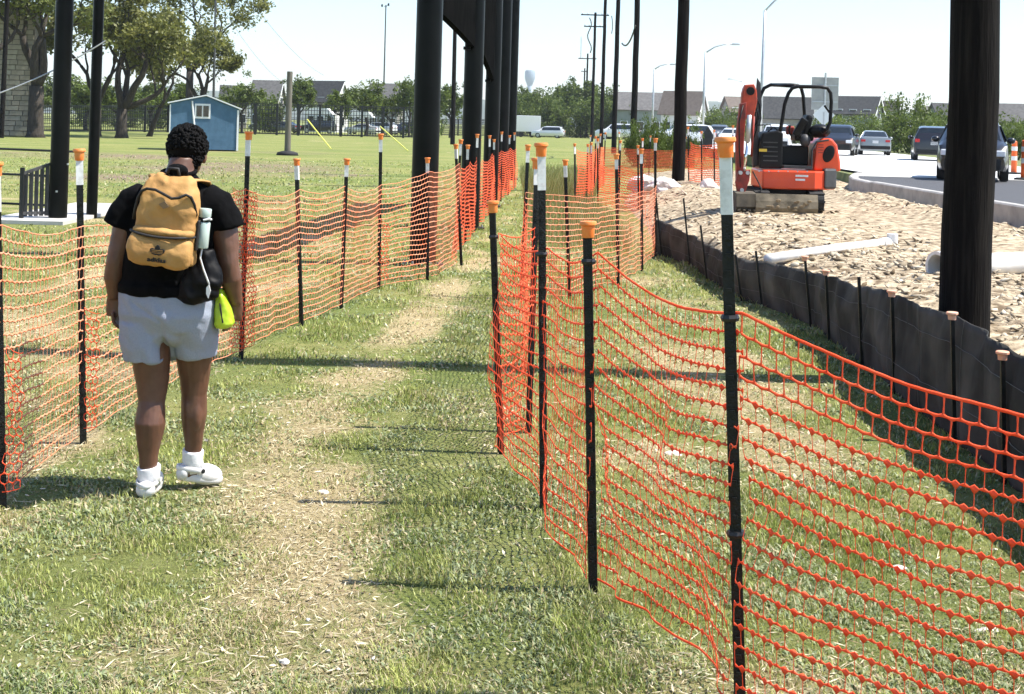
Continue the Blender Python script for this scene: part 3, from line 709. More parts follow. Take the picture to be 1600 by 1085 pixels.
# utility poles on the right
def upole(label, bx, D, z0, r, H, arms=(), wob=.01):
    b = at(bx, 195, D); b.z = z0
    o = pole('utility_pole', label, 'utility pole', b, (b.x+.006*D*0+.05, D, H), r, r*.72, M_wood, 22 if D < 50 else 10, 'utility poles along the road', wob)
    for (z, w, th) in arms:
        MB().box((0, -.16, z-z0), (w, .1, th)).build('crossarm', M_wood, o)
        for k in (-.45, -.25, .25, .45): MB().lathe([(.05, 0), (.07, .06), (.05, .12), (.07, .18), (.03, .25)], (k*w, -.16, z-z0+.06), 8).build('insulator', M_galv, o)
    return o
upole('very wide dark wooden pole standing in the rubble behind the silt fence', 1516, gp(1515, 516, .4).y, .1, .182, 14, wob=.012)
upole('dark wooden pole beside the white boulder', 1062, 38.5, .05, .178, 14)
upole('dark wooden pole with a short bracket, left of the boulder pole', 990, 77, 0, .18, 15.5)
upole('dark utility pole fourth along the line', 960, 97, 0, .18, 15.5)
upole('dark utility pole fifth along the line, before the pole with crossarms', 940, 126, 0, .18, 16, ((14.3, 2.4, .12),))
D6 = 170
upole('utility pole with two crossarms showing whole against the sky', 925, D6, 0, .2, zat(933, 20, D6), ((zat(933, 24, D6), 3.4, .14), (zat(932, 42, D6), 2.6, .14)))
upole('distant utility pole with one low crossarm', 915, 250, 0, .2, zat(918, 84, 250), ((zat(918, 92, 250), 3.2, .16),))
upole('most distant utility pole above the tree line', 911, 330, 0, .22, zat(912, 107, 330), ((zat(912, 112, 330), 1.6, .16),))
# hardware and jumper cables on the crossarm poles
M_cable = mat('cable', (.03, .03, .03), rough=.6)
def cable(label, pts, r, m=M_cable, group=None, cat='cable', name='cable'):
    pts = [Vector(p) for p in pts]; o = MB().tube([p-pts[0] for p in pts], r, 5).build(name, m); o.location = pts[0]; tag(o, label, cat, group); return o
def sagged(a, b, sag, n=16):
    a, b = Vector(a), Vector(b); return [a.lerp(b, i/n)-Vector((0, 0, sag*4*(i/n)*(1-i/n))) for i in range(n+1)]
cable('drooping cable hanging off the dark pole left of the boulder pole', sagged(at(993, 40, 76.5), at(972, 68, 84), .5)[:], .05)
cable('jumper cable looping beside the crossarm pole', [at(921+3*math.sin(k*.9), 28+k*5.5, 168) for k in range(11)], .07)
cable('short drop cable on the right of the crossarm pole', [at(957-.09*(k-4)**2, 25+k*3.5, 150) for k in range(9)], .05)
cable('thin antenna rod left of the distant utility pole', [at(908, 58, 250), at(907.5, 92, 250)], .05)
for i, (x0, y0, x1, y1, lab) in enumerate([(335, -8, 440, 128, 'left of two faint wires slanting down the sky to the houses'), (388, -4, 506, 118, 'right of two faint wires slanting down the sky to the houses')]):
    cable(lab, sagged(at(x0, y0, 150), at(x1, y1, 230), 1), .022, mat('faint_wire', (.2, .2, .22), rough=.6))
cable('pale guy cable crossing in front of the oaks and the gate pole', sagged(at(-20, 152, 22.9), at(165, 64, 23.6), .08), .012, M_galv)

# street lamps
def lamp(label, bx, D, z0, ztop, arm_dx, arm_z, r=.09):
    b = at(bx, 195, D); b.z = z0; o = empty('street_lamp', b); tag(o, label, 'street lamp', 'street lamps along the road')
    H = ztop-z0
    MB().tube([(0, 0, 0), (.03, 0, H*.5), (.08, 0, H)], [r, r*.8, r*.6], 10).build('post', M_galv, o, smooth=True)
    MB().tube([(.08, 0, H-.05), (.08+arm_dx*.35, 0, H+arm_z*.62), (.08+arm_dx*.7, 0, H+arm_z*.92), (.08+arm_dx, 0, H+arm_z)], [r*.55, r*.5, r*.45, r*.4], 8).build('arm', M_galv, o, smooth=True)
    x0 = .08+arm_dx; z = H+arm_z
    MB().prism([(x0-.1, z-.06), (x0+.1, z-.1), (x0+.62, z-.07), (x0+.66, z), (x0+.5, z+.06), (x0, z+.07)], -.15, .15, 'y').build('lamp_head', M_galv, o, bevel=.02)
lamp('tall street lamp rising behind the excavator', 1188, 75, .5, zat(1195, 16, 75), 1.6, .9, .1)
lamp('street lamp with long arm left of the excavator', 1098, 118, .5, zat(1101, 82, 118), 2.2, .75, .12)
lamp('smaller street lamp between the dark utility poles', 1019, 150, .5, zat(1022, 108, 150), 1.7, .55, .13)
lamp('faint far street lamp over the roofs', 1158, 230, .5, zat(1159, 128, 230), -2.4, .4, .13)
# sports light mast in the field
b = gp(598, 206); D = b.y; ft = at(603, 8, D)
o = pole('light_mast', 'slim mast with two floodlights above the field fence', 'light mast', b, ft, .16, .1, mat('mast_grey', (.05, .053, .055), (.08, .08, .08), rough=.5, scale=2), 10)
for s_ in (-1, 1):
    MB().tube([(ft.x-b.x, 0, ft.z-.4), (ft.x-b.x+s_*.35, -.1, ft.z-.2+.25*(s_ > 0))], .04, 6).build('bracket', M_blacksteel, o)
    MB().lathe([(.05, -.15), (.22, -.1), (.26, .12), (.24, .15)], (ft.x-b.x+s_*.55-.1, -.2, ft.z-.15+.2*(s_ > 0)), 10, 'x').build('floodlight', M_blacksteel, o)
b = at(334, 160, 110); b.z = 0; pole('flag_mast', 'thin pale mast rising behind the blue shed', 'mast', b, at(337, -10, 110), .12, .07, mat('mast_grey', (.14, .15, .15)), 8)
b = gp(707, 226); pole('wooden_pole', 'thin wooden pole between the first two steel poles', 'pole', b, at(711, 40, b.y), .2, .16, M_wood, 10)
b = gp(449, 243); t = at(453, 112, b.y)
o = pole('wooden_post', 'short stout wooden post standing alone in the field', 'post', b, t, .155, .14, M_greywood, 16)
MB().lathe([(.55, 0), (.5, .14), (.3, .2), (.15, .22)], (0, 0, 0), 14).build('base_collar', M_rubber, o, smooth=True)
M_yel = mat('guy_yellow', (.75, .72, .12), rough=.5)
def guy(label, a, b): 
    o = cable(label, [a, Vector(a).lerp(Vector(b), .5), b], .045, M_yel, None, 'guy guard', 'guy_guard'); return o
b = gp(517, 233); guy('yellow guy wire guard leaning in the field by the wooden post', at(480, 187, b.y+6), b)
b = gp(637, 236); guy('yellow guy wire guard sloping from the light mast', at(594, 198, b.y+8), b)

# ------------------------------------------------------------------ gate, railing and pads on the left
M_pad = mat('pad_concrete', (.55, .53, .5), (.45, .43, .4), rough=.9, scale=2)
p0 = gp(-30, 349); p1 = gp(118, 348); yb = gp(0, 318).y
o = MB().box(((p0.x+p1.x)/2, (p0.y+yb)/2, .03), (p1.x-p0.x, yb-p0.y, .06)).build('concrete_pad', M_pad); tag(o, kind='structure')
b0 = gp(33, 347); b1 = gp(78, 346); GD = b0.y
gt = empty('metal_gate', (b0.x, GD, .06)); tag(gt, 'dark slatted metal gate swung open beside the black pole', 'gate')
M_gate = mat('gate_metal', (.035, .036, .037), (.07, .07, .07), rough=.5, scale=6)
zl = zat(33, 265, GD); zr = zat(78, 250, GD); gw = b1.x-b0.x
MB().box((0, 0, zl/2-.03), (.06, .06, zl)).build('gate_post', M_fblack, gt); MB().box((gw, .35, zr/2-.03), (.05, .05, zr)).build('gate_post', M_fblack, gt)
MB().lathe([(.02, 0), (.045, .03), (.045, .07), (.02, .1)], (gw, .35, zr-.06), 10).build('post_knob', M_fblack, gt, smooth=True)
for i in range(5):
    t = (i+.7)/5.6; h = zl-.1+(zr-zl)*t
    MB().box((gw*t, .35*t, h/2), (.062, .02, h-.06)).build('slat', M_gate, gt)
for z0_, z1_ in ((zl-.13, zr-.13), (.08, .08)): MB().bar((0, 0, z0_), (gw, .35, z1_), .04, .05).build('rail', M_gate, gt)
rl = empty('pipe_railing', (b0.x, GD+1.5, 0)); tag(rl, 'thin black pipe railing at the left edge', 'railing')
xl = gp(-60, 330).x-b0.x
for y_ in (233, 272, 318): z = zat(20, y_, GD+1.5); MB().tube([(xl, .2, z), (.5 if y_ == 233 else 0, 0, z-.02)], .022, 6).build('rail', M_fblack, rl)
for x in (0, xl+.3): MB().tube([(x, 0, 0), (x, 0, zat(31, 233, GD+1.5))], .02, 8).build('upright', M_fblack, rl)

# ------------------------------------------------------------------ blue shed
b = gp(318, 236); SD = b.y; k = SD/FOC
sh = empty('garden_shed', (b.x, SD, 0), R(13)); tag(sh, 'blue wooden shed with white trim and small window', 'shed')
M_blue = mat('shed_blue', (.06, .135, .22), (.08, .17, .27), rough=.75, scale=3, stretch=(1, 1, 1))
M_trim = mat('trim_white', (.75, .76, .76), rough=.6)
w = 106*k; h = zat(372, 171, SD); hp = zat(325, 151, SD); hl = zat(267, 162, SD); dp = 3.2; rx = .02*w
poly = [(-w/2, .08), (w/2, .08), (w/2, h), (rx, hp), (-w/2, hl+.02)]
MB().prism(poly, 0, dp, 'y').build('wall', M_blue, sh)
nb = 26
for i in range(nb):
    x = -w/2+w*(i+.5)/nb; tz = (hl+.02+(hp-hl-.02)*(x+w/2)/(rx+w/2)) if x < rx else hp+(h-hp)*(x-rx)/(w/2-rx)
    MB().box((x, -.012, (tz-.1+.1)/2), (w/nb-.012, .02, tz-.14)).build('board', M_blue, sh)
rf = MB().bar((-w/2-.12, dp/2, hl+.03), (rx, dp/2, hp+.06), dp+.3, .06, (0, 0, 1)).build('roof', M_trim, sh)
MB().bar((rx, dp/2, hp+.06), (w/2+.15, dp/2, h+.0), dp+.3, .06, (0, 0, 1)).build('roof', M_trim, sh)
MB().box((w/2-.05, -.035, h/2), (.1, .05, h-.1)).build('corner_trim', M_trim, sh); MB().box((-w/2+.03, -.035, hl/2), (.06, .05, hl-.1)).build('corner_trim', M_trim, sh)
wx, wz = (318-321)*k, zat(318, 174, SD); wi = empty('window', (wx, -.03, wz)); wi.parent = sh
MB().box((0, 0, 0), (24*k, .05, 23*k)).build('frame', M_trim, wi)
for s_ in (-1, 1): MB().box((s_*5.2*k, -.03, 0), (8.4*k, .02, 17*k)).build('pane', M_glass, wi)
MB().tube([((302-321)*k, -.05, zat(300, 158, SD)), ((303-321)*k, -.06, zat(303, 172, SD)), ((306-321)*k, -.05, zat(305, 196, SD))], .045, 6).build('downpipe', M_trim, sh)

# stone wall building at far left
b = gp(-12, 214); WD = b.y+3
sb = empty('stone_building', (b.x, WD, 0)); tag(sb, 'pale limestone block wall behind the trees at the left edge', 'building')
M_stone = mat('limestone', (.26, .22, .17), (.38, .34, .27), rough=.9, scale=1.5, bump=.4); M_mort = mat('mortar', (.16, .14, .12), rough=.95)
k = WD/FOC; x1 = 36*k+abs(0); Hs = 9.5
MB().box((x1/2-3, 1.0, Hs/2), (x1+6, 1.6, Hs)).build('wall_core', M_mort, sb)
z = .05; stm = {}
while z < 8.6:
    x = -3+rng.uniform(-.3, 0)
    while x < x1-.1:
        L_ = rng.choice([.55, .75, .95, 1.2]); L_ = min(L_, x1-x)
        if L_ not in stm: stm[L_] = MB().box((L_/2, 0, .17), (L_-.05, .12, .31)).mesh('stone')
        q = link('stone', stm[L_], M_stone, sb); q.location = (x, .16+rng.uniform(-.02, .02), z); x += L_
    z += .36

# ------------------------------------------------------------------ trees
def leaf_cloud(cent, rad, per, size, cols, flat=.8, seed=0):
    """cent (m,3), rad (m,), per: leaves per clump -> leaf-shaped quads with colours"""
    r = np.random.default_rng(seed); m = len(cent); n = m*per
    d = r.normal(size=(n, 3)); d /= np.linalg.norm(d, axis=1, keepdims=True); d *= (r.random((n, 1))**.45)
    C = np.repeat(cent, per, 0)+d*np.repeat(rad, per)[:, None]*np.array([1, 1, flat])
    a = r.normal(size=(n, 3)); a /= np.linalg.norm(a, axis=1, keepdims=True); b_ = np.cross(a, r.normal(size=(n, 3))); b_ /= np.linalg.norm(b_, axis=1, keepdims=True)
    s = size*(.55+.9*r.random((n, 1)))
    V = np.stack([C-a*s, C+b_*s*.55, C+a*s, C-b_*s*.55], 1).reshape(-1, 3)
    clump = np.repeat(r.random(m), per)[:, None]; t = np.clip(clump*.6+r.random((n, 1))*.5-.05, 0, 1)
    col = np.array(cols[0])*(1-t)+np.array(cols[1])*t
    return V, np.arange(n*4).reshape(n, 4), np.repeat(col, 4, 0)
M_leaf = mat_vcol('leaf', .5, .35)
def branch(mb, tips, p, d, L, r, depth, rs, spread=.75, upb=.12, gnarl=.22):
    n = 4; pts = [p]; rr = [r]; q = Vector(p); dd = Vector(d)
    for i in range(n):
        dd = (dd+Vector((rs.gauss(0, gnarl), rs.gauss(0, gnarl), rs.gauss(0, gnarl*.7)+upb))).normalized(); q = q+dd*L/n; pts.append(q.copy()); rr.append(r*(1-.42*(i+1)/n))
    mb.tube(pts, rr, 7 if depth > 1 else 5, cap=True)
    if depth == 0: tips.append((pts[-1], L)); tips.append((pts[2], L*.8)); return
    if depth <= 2: tips.append((pts[-1], L*.8))
    for k in range(rs.choice([2, 3, 3])):
        ax = Vector((rs.gauss(0, 1), rs.gauss(0, 1), rs.gauss(0, .5))).normalized(); nd = (dd+ax*spread).normalized()
        branch(mb, tips, pts[-1] if k < 2 else pts[-2], nd, L*rs.uniform(.62, .82), rr[-1]*rs.uniform(.62, .8), depth-1, rs, spread, upb, gnarl)
def oak(label, base, trunk_r, limbs, seed, leafsize=.16, per=60, cols=((.045, .05, .015), (.16, .15, .045)), depth=3, crad=.85, lean=(0, 0), h0=2.2, group='oaks by the stone wall', fill=1):
    rs = random.Random(seed); o = empty('oak_tree', base); tag(o, label, 'tree', group); mb = MB(); tips = []
    t = Vector((lean[0], lean[1], h0)); mb.tube([(0, 0, -.2), (lean[0]*.2, 0, .3), (lean[0]*.5, lean[1]*.5, h0*.5), t], [trunk_r*1.5, trunk_r*1.1, trunk_r, trunk_r*.95], 10)
    for (dx, dy_, dz, L, f) in limbs: branch(mb, tips, t, Vector((dx, dy_, dz)).normalized(), L, trunk_r*f, depth, rs, .7, .08)
    mb.build('trunk', M_bark, o, smooth=True)
    c = np.array([p[0][:] for p in tips]); rd = np.array([crad*rs.uniform(.6, 1.25)*max(.8, min(1.6, p[1])) for p in tips])
    V, F, col = leaf_cloud(c, rd, per, leafsize, cols, .75, seed)
    link('crown', np_mesh('crown', V, F, col), M_leaf, o)
    return o
oc = ((.06, .07, .018), (.27, .27, .07)); oc2 = ((.05, .066, .018), (.18, .205, .05))
b = gp(190, 216); oak('spreading oak with a forked leaning trunk left of the blue shed', b, .42, [(.75, -.1, .55, 4.0, .8), (-.5, .2, .8, 3.2, .7), (.1, -.2, 1, 3.4, .75), (1, .3, .35, 3.6, .6)], 11, cols=oc, per=64)
b = gp(222, 214); oak('thin slanting oak beside the forked oak', (b.x, b.y+2, 0), .2, [(.8, 0, .8, 3.2, .8), (.5, .2, .9, 2.6, .7)], 12, lean=(.9, 0), h0=2.4, cols=oc, per=64)
b = gp(262, 212); oak('tall straight oak rising out of frame behind the shed', (b.x, b.y+8, 0), .36, [(-.3, 0, .9, 4.2, .8), (.5, 0, .8, 4.0, .75), (.1, .2, 1, 4.4, .8)], 13, h0=6, cols=oc, per=60)
b = gp(55, 215); oak('dense dark oak before the stone wall', b, .55, [(-.4, 0, 1, 3.8, .7), (.5, .1, .9, 3.6, .7), (.1, -.3, 1, 3.6, .7)], 14, h0=3.6, cols=oc2, per=60, crad=1.0)
b = gp(128, 214); oak('slender oak between the two left black poles', (b.x, b.y+4, 0), .26, [(-.5, 0, .9, 3.3, .8), (.5, .1, .9, 3.3, .75), (.1, -.2, 1, 3, .7)], 15, h0=2.6, cols=oc, per=64)
b = gp(20, 214); oak('leafy oak crown cut off by the left edge', (b.x-1.5, b.y-2, 0), .3, [(-.3, 0, 1, 3.6, .8), (.6, 0, .9, 3.4, .7)], 16, h0=5, cols=oc2, per=60, crad=1.1)

b = gp(290, 214); oak('oak crown spreading behind the blue shed roof', (b.x, b.y+6, 0), .28, [(.6, 0, .7, 2.4, .8), (-.6, 0, .7, 2.6, .8), (.1, .2, 1, 2.6, .8)], 17, h0=3.0, cols=oc, per=64)
# shared meshes for the background trees
def bg_mesh(seed, kind):
    rs = random.Random(seed); mb = MB(); tips = []
    if kind == 'tree':
        mb.tube([(0, 0, -.1), (.02, 0, .18), (0, .02, .34)], [.03, .024, .02], 7)
        for k in range(5):
            a = k*1.256+rs.random(); branch(mb, tips, Vector((0, 0, .26+.03*k)), Vector((math.cos(a)*.8, math.sin(a)*.8, .8)).normalized(), .22, .014, 2, rs, .8, .1)
        tips += [(Vector((rs.gauss(0, .16), rs.gauss(0, .16), .6+rs.gauss(0, .13))), .2) for _ in range(40)]
        rd = .085
    else:
        for k in range(9):
            a = k*.7+rs.random(); branch(mb, tips, Vector((rs.gauss(0, .1), rs.gauss(0, .1), 0)), Vector((math.cos(a)*.6, math.sin(a)*.6, .8)).normalized(), .28, .012, 1, rs, .7, .15)
        tips += [(Vector((rs.gauss(0, .25), rs.gauss(0, .25), .05+.6*rs.random()**1.5)), .2) for _ in range(60)]
        rd = .12
    c = np.array([p[0][:] for p in tips]); c[:, 2] = np.clip(c[:, 2], .04, 1.0); r_ = np.array([rd*rs.uniform(.6, 1.4) for _ in tips])
    V, F, col = leaf_cloud(c, r_, 44, .021, ((.035, .055, .010), (.17, .225, .04)), .85, seed)
    sx = np.percentile(np.abs(V[:, :2]), 97)*2; sz = np.percentile(V[:, 2], 99.5); k_ = np.array([1/sx, 1/sx, 1/sz])
    mb.v = [tuple(np.array(q)*k_) for q in mb.v]
    return mb.mesh('trunk'), np_mesh('crown', V*k_, F, col)
BGT = [bg_mesh(100+i, 'tree') for i in range(4)]; BGB = [bg_mesh(200+i, 'bush') for i in range(4)]
for tm, cm in BGT+BGB: tm.materials.append(M_bark); cm.materials.append(M_leaf)
cnt = 0
def plant(kind, label, x, D, top_y, width, z0=0, group=None):
    """x: photo column; top_y: photo row of the crown's top; width in photo pixels"""
    global cnt; cnt += 1
    b = at(x, 195, D); h = at(x, top_y, D).z-z0; w = width*D/FOC
    tm, cm = (BGT if kind == 'tree' else BGB)[cnt % 4]
    o = empty('tree' if kind == 'tree' else 'bush', (b.x, D, z0), cnt*1.7); tag(o, label, kind if kind == 'tree' else 'bush', group)
    s = (w, w, h)
    for nme, me in (('trunk', tm), ('crown', cm)):
        q = link(nme, me, None, o); q.scale = s
    return o
G1 = 'trees behind the field fence'; G2 = 'tree line across the far field'; G3 = 'bushes along the road'
plant('tree', 'green tree left of the grey roof behind the shed', 378, 165, 116, 62, 0, G1)
plant('tree', 'green tree just right of the short wooden post', 468, 165, 122, 52, 0, G1)
plant('tree', 'bright round tree in front of the white gable', 533, 160, 140, 48, 0, G1)
plant('tree', 'broad green tree right of the white gable house', 572, 165, 130, 70, 0, G1)
plant('tree', 'green tree behind the light mast', 612, 170, 132, 50, 0, G1)
plant('tree', 'dark green tree touching the nearest steel pole', 640, 165, 126, 56, 0, G1)
plant('tree', 'tree glimpsed between the first two steel poles', 703, 170, 132, 60, 0, G1)
for i, (x, t, w_) in enumerate([(345, 150, 40), (420, 148, 36), (660, 140, 50), (300, 150, 50), (250, 150, 50), (195, 150, 60), (140, 152, 60)]):
    plant('bush', 'low green shrub mass behind the field fence, %s' % ['right of the shed', 'under the grey roof', 'behind the nearest steel pole', 'behind the shed', 'left behind the shed', 'behind the forked oak', 'between the left poles'][i], x, 175+i*3, t, w_+14, 0, G1)
for i, (x, t, w_, D) in enumerate([(812, 136, 40, 235), (838, 139, 46, 230), (862, 140, 40, 240), (886, 134, 42, 236), (905, 124, 52, 232), (934, 134, 44, 238), (955, 140, 44, 236), (975, 150, 40, 225), (985, 160, 36, 215), (790, 138, 36, 240), (870, 150, 60, 220), (826, 152, 60, 222), (915, 152, 60, 220), (950, 156, 56, 218)]):
    plant('tree' if i < 10 else 'bush', ['tree at the left end of the far tree line', 'second tree of the far tree line, under the water tower', 'third tree of the far tree line', 'fourth tree of the far tree line', 'tallest tree of the far tree line, behind the utility poles', 'tree right of the tallest one in the far line', 'tree behind the fifth utility pole', 'tree left of the grey roofed houses', 'small tree at the right end of the far line', 'tree behind the farthest steel pole', 'shrubs below the far tree line, above the white car', 'shrubs below the far tree line, above the white trailer', 'shrubs below the tallest far tree', 'shrubs below the right end of the far line'][i], x, D, t, w_+10, 0, G2)
for i, (x, t, w_) in enumerate([(-10, 120, 90), (40, 128, 80), (88, 118, 84), (135, 122, 80), (182, 126, 84), (235, 132, 76), (280, 128, 70)]):
    plant('tree', 'shady background tree behind the oaks, %s' % ['at the left edge', 'left of the gate pole', 'behind the gate pole', 'right of the slim black pole', 'behind the forked trunk', 'left of the shed', 'directly behind the shed roof'][i], x, 150+7*(i % 3), t, w_, 0, 'background trees behind the oaks')
# dark hedge by the boulder pole
for i, (x, t, w_, D) in enumerate([(995, 190, 26, 66), (1020, 184, 34, 64), (1042, 186, 30, 65), (1078, 196, 26, 66)]):
    plant('bush', 'dark shrub of the hedge behind the boulder, %s' % ['at its left end', 'tallest of the hedge', 'next to the wide pole', 'right of the wide pole'][i], x, D, t, w_+12, 0, 'dark hedge behind the boulder')
for i, (x, t, w_, D, z) in enumerate([(1425, 150, 84, 104, .5), (1402, 176, 52, 112, .5), (1365, 178, 60, 128, .5), (1325, 182, 60, 124, .5), (1462, 172, 60, 108, .5), (1492, 178, 50, 96, .5), (1580, 184, 60, 92, .5), (1600, 190, 60, 84, .5), (1130, 168, 60, 175, .5), (1112, 172, 44, 178, .5), (1150, 176, 50, 170, .5), (1235, 196, 80, 150, .5), (1285, 180, 50, 140, .5), (1540, 180, 80, 100, .5), (1345, 190, 50, 120, .5), (1438, 180, 70, 98, .5)]):
    plant('bush', ['tall bright bush between the sedan and the dark sport utility', 'lower bush left of the tall bright bush', 'bush directly behind the silver sedan', 'bush right of the excavator, over the dark car', 'bush above the dark sport utility', 'bush touching the very wide pole', 'bush right of the very wide pole', 'bush cut off at the right edge', 'dark bush left of the excavator boom', 'small dark bush by the lamp with the long arm', 'bush behind the excavator boom', 'bush seen through the excavator frame', 'bush behind the excavator seat', 'bush hidden mostly by the very wide pole', 'low bush left of the silver sedan', 'undergrowth at the foot of the tall bright bush'][i], x, D, t, w_+6, z, G3)

# ------------------------------------------------------------------ houses
M_roofs = [mat('shingle_dark', (.035, .036, .038), (.06, .06, .06), rough=.9, scale=3), mat('shingle_grey', (.11, .105, .10), (.16, .15, .145), rough=.9, scale=3), mat('shingle_brown', (.12, .095, .08), (.16, .13, .11), rough=.9, scale=3)]
M_walls = [mat('siding_white', (.66, .65, .62), (.6, .59, .57), rough=.8, scale=1), mat('brick_grey', (.26, .24, .22), (.33, .31, .28), rough=.9, scale=2), mat('siding_green', (.20, .235, .215), (.24, .27, .25), rough=.8, scale=1)]
def house(label, x0, x1, ytop, yeave, D, roof=0, wall=0, z0=0, yaw=-28, chim=False):
    cx = (x0+x1)/2; b = at(cx, 195, D); k = D/FOC; w = (x1-x0)*k*.95; he = zat(cx, yeave, D)-z0; hr = zat(cx, ytop, D)-z0; dp = w*.62
    o = empty('house', (b.x, D, z0), R(yaw)); tag(o, label, 'house')
    MB().prism([(-dp/2, 0), (dp/2, 0), (dp/2, he), (0, hr-.15), (-dp/2, he)], -w/2, w/2, 'x').build('wall', M_walls[wall], o)
    s = (hr-he)/(dp/2); ov = .5
    for sd in (-1, 1):
        MB().bar((0, 0, hr), (0, sd*(dp/2+ov), he-ov*s), w+.8, .16, (0, 0, 1)).build('roof', M_roofs[roof], o)
        MB().bar((w/2+.36, 0, hr-.12), (w/2+.36, sd*(dp/2+ov), he-ov*s-.12), .12, .24).build('fascia', M_trim, o)
    nst = 2 if he > 4.5 else 1
    for st in range(nst):
        zc = 1.6+2.7*st
        for i in range(3):
            x = -w/2+w*(i+.5)/3; wi = MB().box((x, -dp/2-.04, zc), (1.2, .1, 1.5)).build('window', M_trim, o); MB().box((x, -dp/2-.1, zc), (1.0, .06, 1.3)).build('pane', M_glass, wi)
        wi = MB().box((w/2+.04, 0, zc), (.1, 1.1, 1.4)).build('window', M_trim, o); MB().box((w/2+.1, 0, zc), (.06, .9, 1.2)).build('pane', M_glass, wi)
    if chim: MB().box((w*.2, .6, hr+.3), (.7, .7, 1.4)).build('chimney', M_walls[1], o)
house('house with dark roof and tall white gable left of the light mast', 482, 540, 127, 153, 205, 0, 0)
house('grey roofed house behind the short wooden post', 395, 440, 126, 148, 215, 1, 1, yaw=-10)
house('pale roofed house half hidden behind the light mast', 578, 628, 131, 152, 225, 1, 1, yaw=-15)
house('low dark roofed house between shed and grey roof', 345, 385, 134, 152, 240, 0, 1, yaw=15)
house('house with brown roof and white gable beside the wide utility pole', 1036, 1100, 143, 172, 200, 2, 0, .5)
house('long grey roofed house behind the utility poles', 962, 1040, 145, 168, 215, 1, 2, .5, -8)
house('house with black roof and white gable right of the signboard', 1304, 1374, 151, 174, 215, 0, 2, .5, -32)
house('brown roofed house beyond the black roofed one', 1368, 1406, 158, 178, 235, 2, 1, .5, -35)
house('dark roofed house seen through the excavator frame', 1186, 1268, 152, 180, 190, 0, 1, .5, -12)
house('distant house roof left of the excavator', 1130, 1178, 152, 170, 230, 2, 1, .5, 20)
house('house behind the bushes left of the very wide pole', 1455, 1505, 162, 178, 230, 0, 2, .5, 10)
house('grey roofed house at the right edge', 1560, 1628, 163, 186, 190, 1, 1, .5, -20)
house('dark roofed house right of the bright bush', 1430, 1462, 166, 180, 250, 1, 1, .5, 25)

# far hills, water tower
hv = []; hf = []; n = 160
hx = np.linspace(-2600, 2600, n); hz = 22+55*vnoise(hx/420, hx*0, 91, 4)+18*vnoise(hx/60, hx*0, 93, 3)
for i in range(n):
    hv += [(hx[i], 3300, -5), (hx[i], 3320, hz[i]*.72), (hx[i], 3500, hz[i]), (hx[i], 3900, -5)]
for i in range(n-1):
    for k in range(3): hf.append((i*4+k, i*4+4+k, i*4+5+k, i*4+1+k))
tag(MB().add(hv, hf).build('hills', mat('wooded_hill', (.05, .075, .035), (.09, .11, .05), rough=.95, scale=.02, bump=.5, bscale=.1), smooth=True), kind='structure')
TD = 3000; b = at(826, 195, TD); wt = empty('water_tower', (b.x, TD, 0)); tag(wt, 'pale water tower faint above the far tree line', 'water tower')
zt_ = zat(826, 110, TD); M_wt = mat('tower_paint', (.26, .33, .37), rough=.8)
MB().lathe([(4.4, 0), (4.2, zt_*.6), (5.2, zt_*.72)], (0, 0, 0), 16).build('column', M_wt, wt, smooth=True)
MB().lathe([(5.2, zt_*.72), (9, zt_*.8), (11, zt_*.86), (11, zt_*.97), (9, zt_)], (0, 0, 0), 20).build('tank', M_wt, wt, auto=30)

# ------------------------------------------------------------------ field fence, canopies and parked vehicles beyond
def field_fence(label, x0, x1, ybot0, ybot1, ytop0, ytop1, step):
    a = gp(x0, ybot0); b_ = gp(x1, ybot1); o = empty('field_fence', a); tag(o, label, 'fence'); d = b_-a; L = d.length
    h0, h1 = zat(x0, ytop0, a.y), zat(x1, ytop1, b_.y); n = int(L/step)
    pm = MB().box((0, 0, .5), (.24, .2, 1)).mesh('post')
    for i in range(n+1):
        t = i/n; q = link('post', pm, M_fblack, o); q.location = d*t; q.scale = (1, 1, h0+(h1-h0)*t)
    for f in (.04, .5, .985):
        MB().bar((0, 0, h0*f), d+Vector((0, 0, h1*f)), .08, .08).build('rail', M_fblack, o)
    mb = MB(); m = int(L/.3)
    for i in range(m):
        t = (i+.5)/m; p = d*t; h = h0+(h1-h0)*t; mb.add([(p.x-.032, p.y-.05, .1), (p.x+.032, p.y-.05, .1), (p.x+.032, p.y-.05, h), (p.x-.032, p.y-.05, h)], [(0, 1, 2, 3)])
    for i in range(8):
        f = (i+.5)/8; mb.add([(0, -.05, h0*f-.03), (d.x, d.y-.05, h1*f-.03), (d.x, d.y-.05, h1*f+.03), (0, -.05, h0*f+.03)], [(0, 1, 2, 3)])
    tag(mb.build('wire_mesh', M_fblack, o), kind='stuff')
field_fence('tall black wire fence along the far side of the field, left', 330, 662, 209, 217, 160, 168, 2.1)
field_fence('low black wire fence before the far tree line', 690, 995, 212, 216, 186, 190, 4)
field_fence('black wire fence behind the oaks', -40, 262, 205, 207, 165, 165, 4)
M_canvas = mat('canvas_white', (.8, .8, .78), rough=.8)
for lab, x0, x1, y, D in (('long white canopy roof behind the field fence', 478, 522, 173, 158), ('shorter white canopy roof right of the long one', 546, 584, 176, 160)):
    k = D/FOC; b = at((x0+x1)/2, 195, D); w = (x1-x0)*k; h = zat(500, y, D); o = empty('canopy_tent', (b.x, D, 0)); tag(o, lab, 'canopy')
    MB().prism([(-w/2, h-.4), (w/2, h-.4), (w*.3, h+.25), (-w*.3, h+.25)], -1.5, 1.5, 'y').build('roof', M_canvas, o)
    for sx in (-1, 1):
        for sy in (-1.4, 1.4): MB().box((sx*w*.47, sy, h/2-.2), (.08, .08, h-.4)).build('leg', M_galv, o)

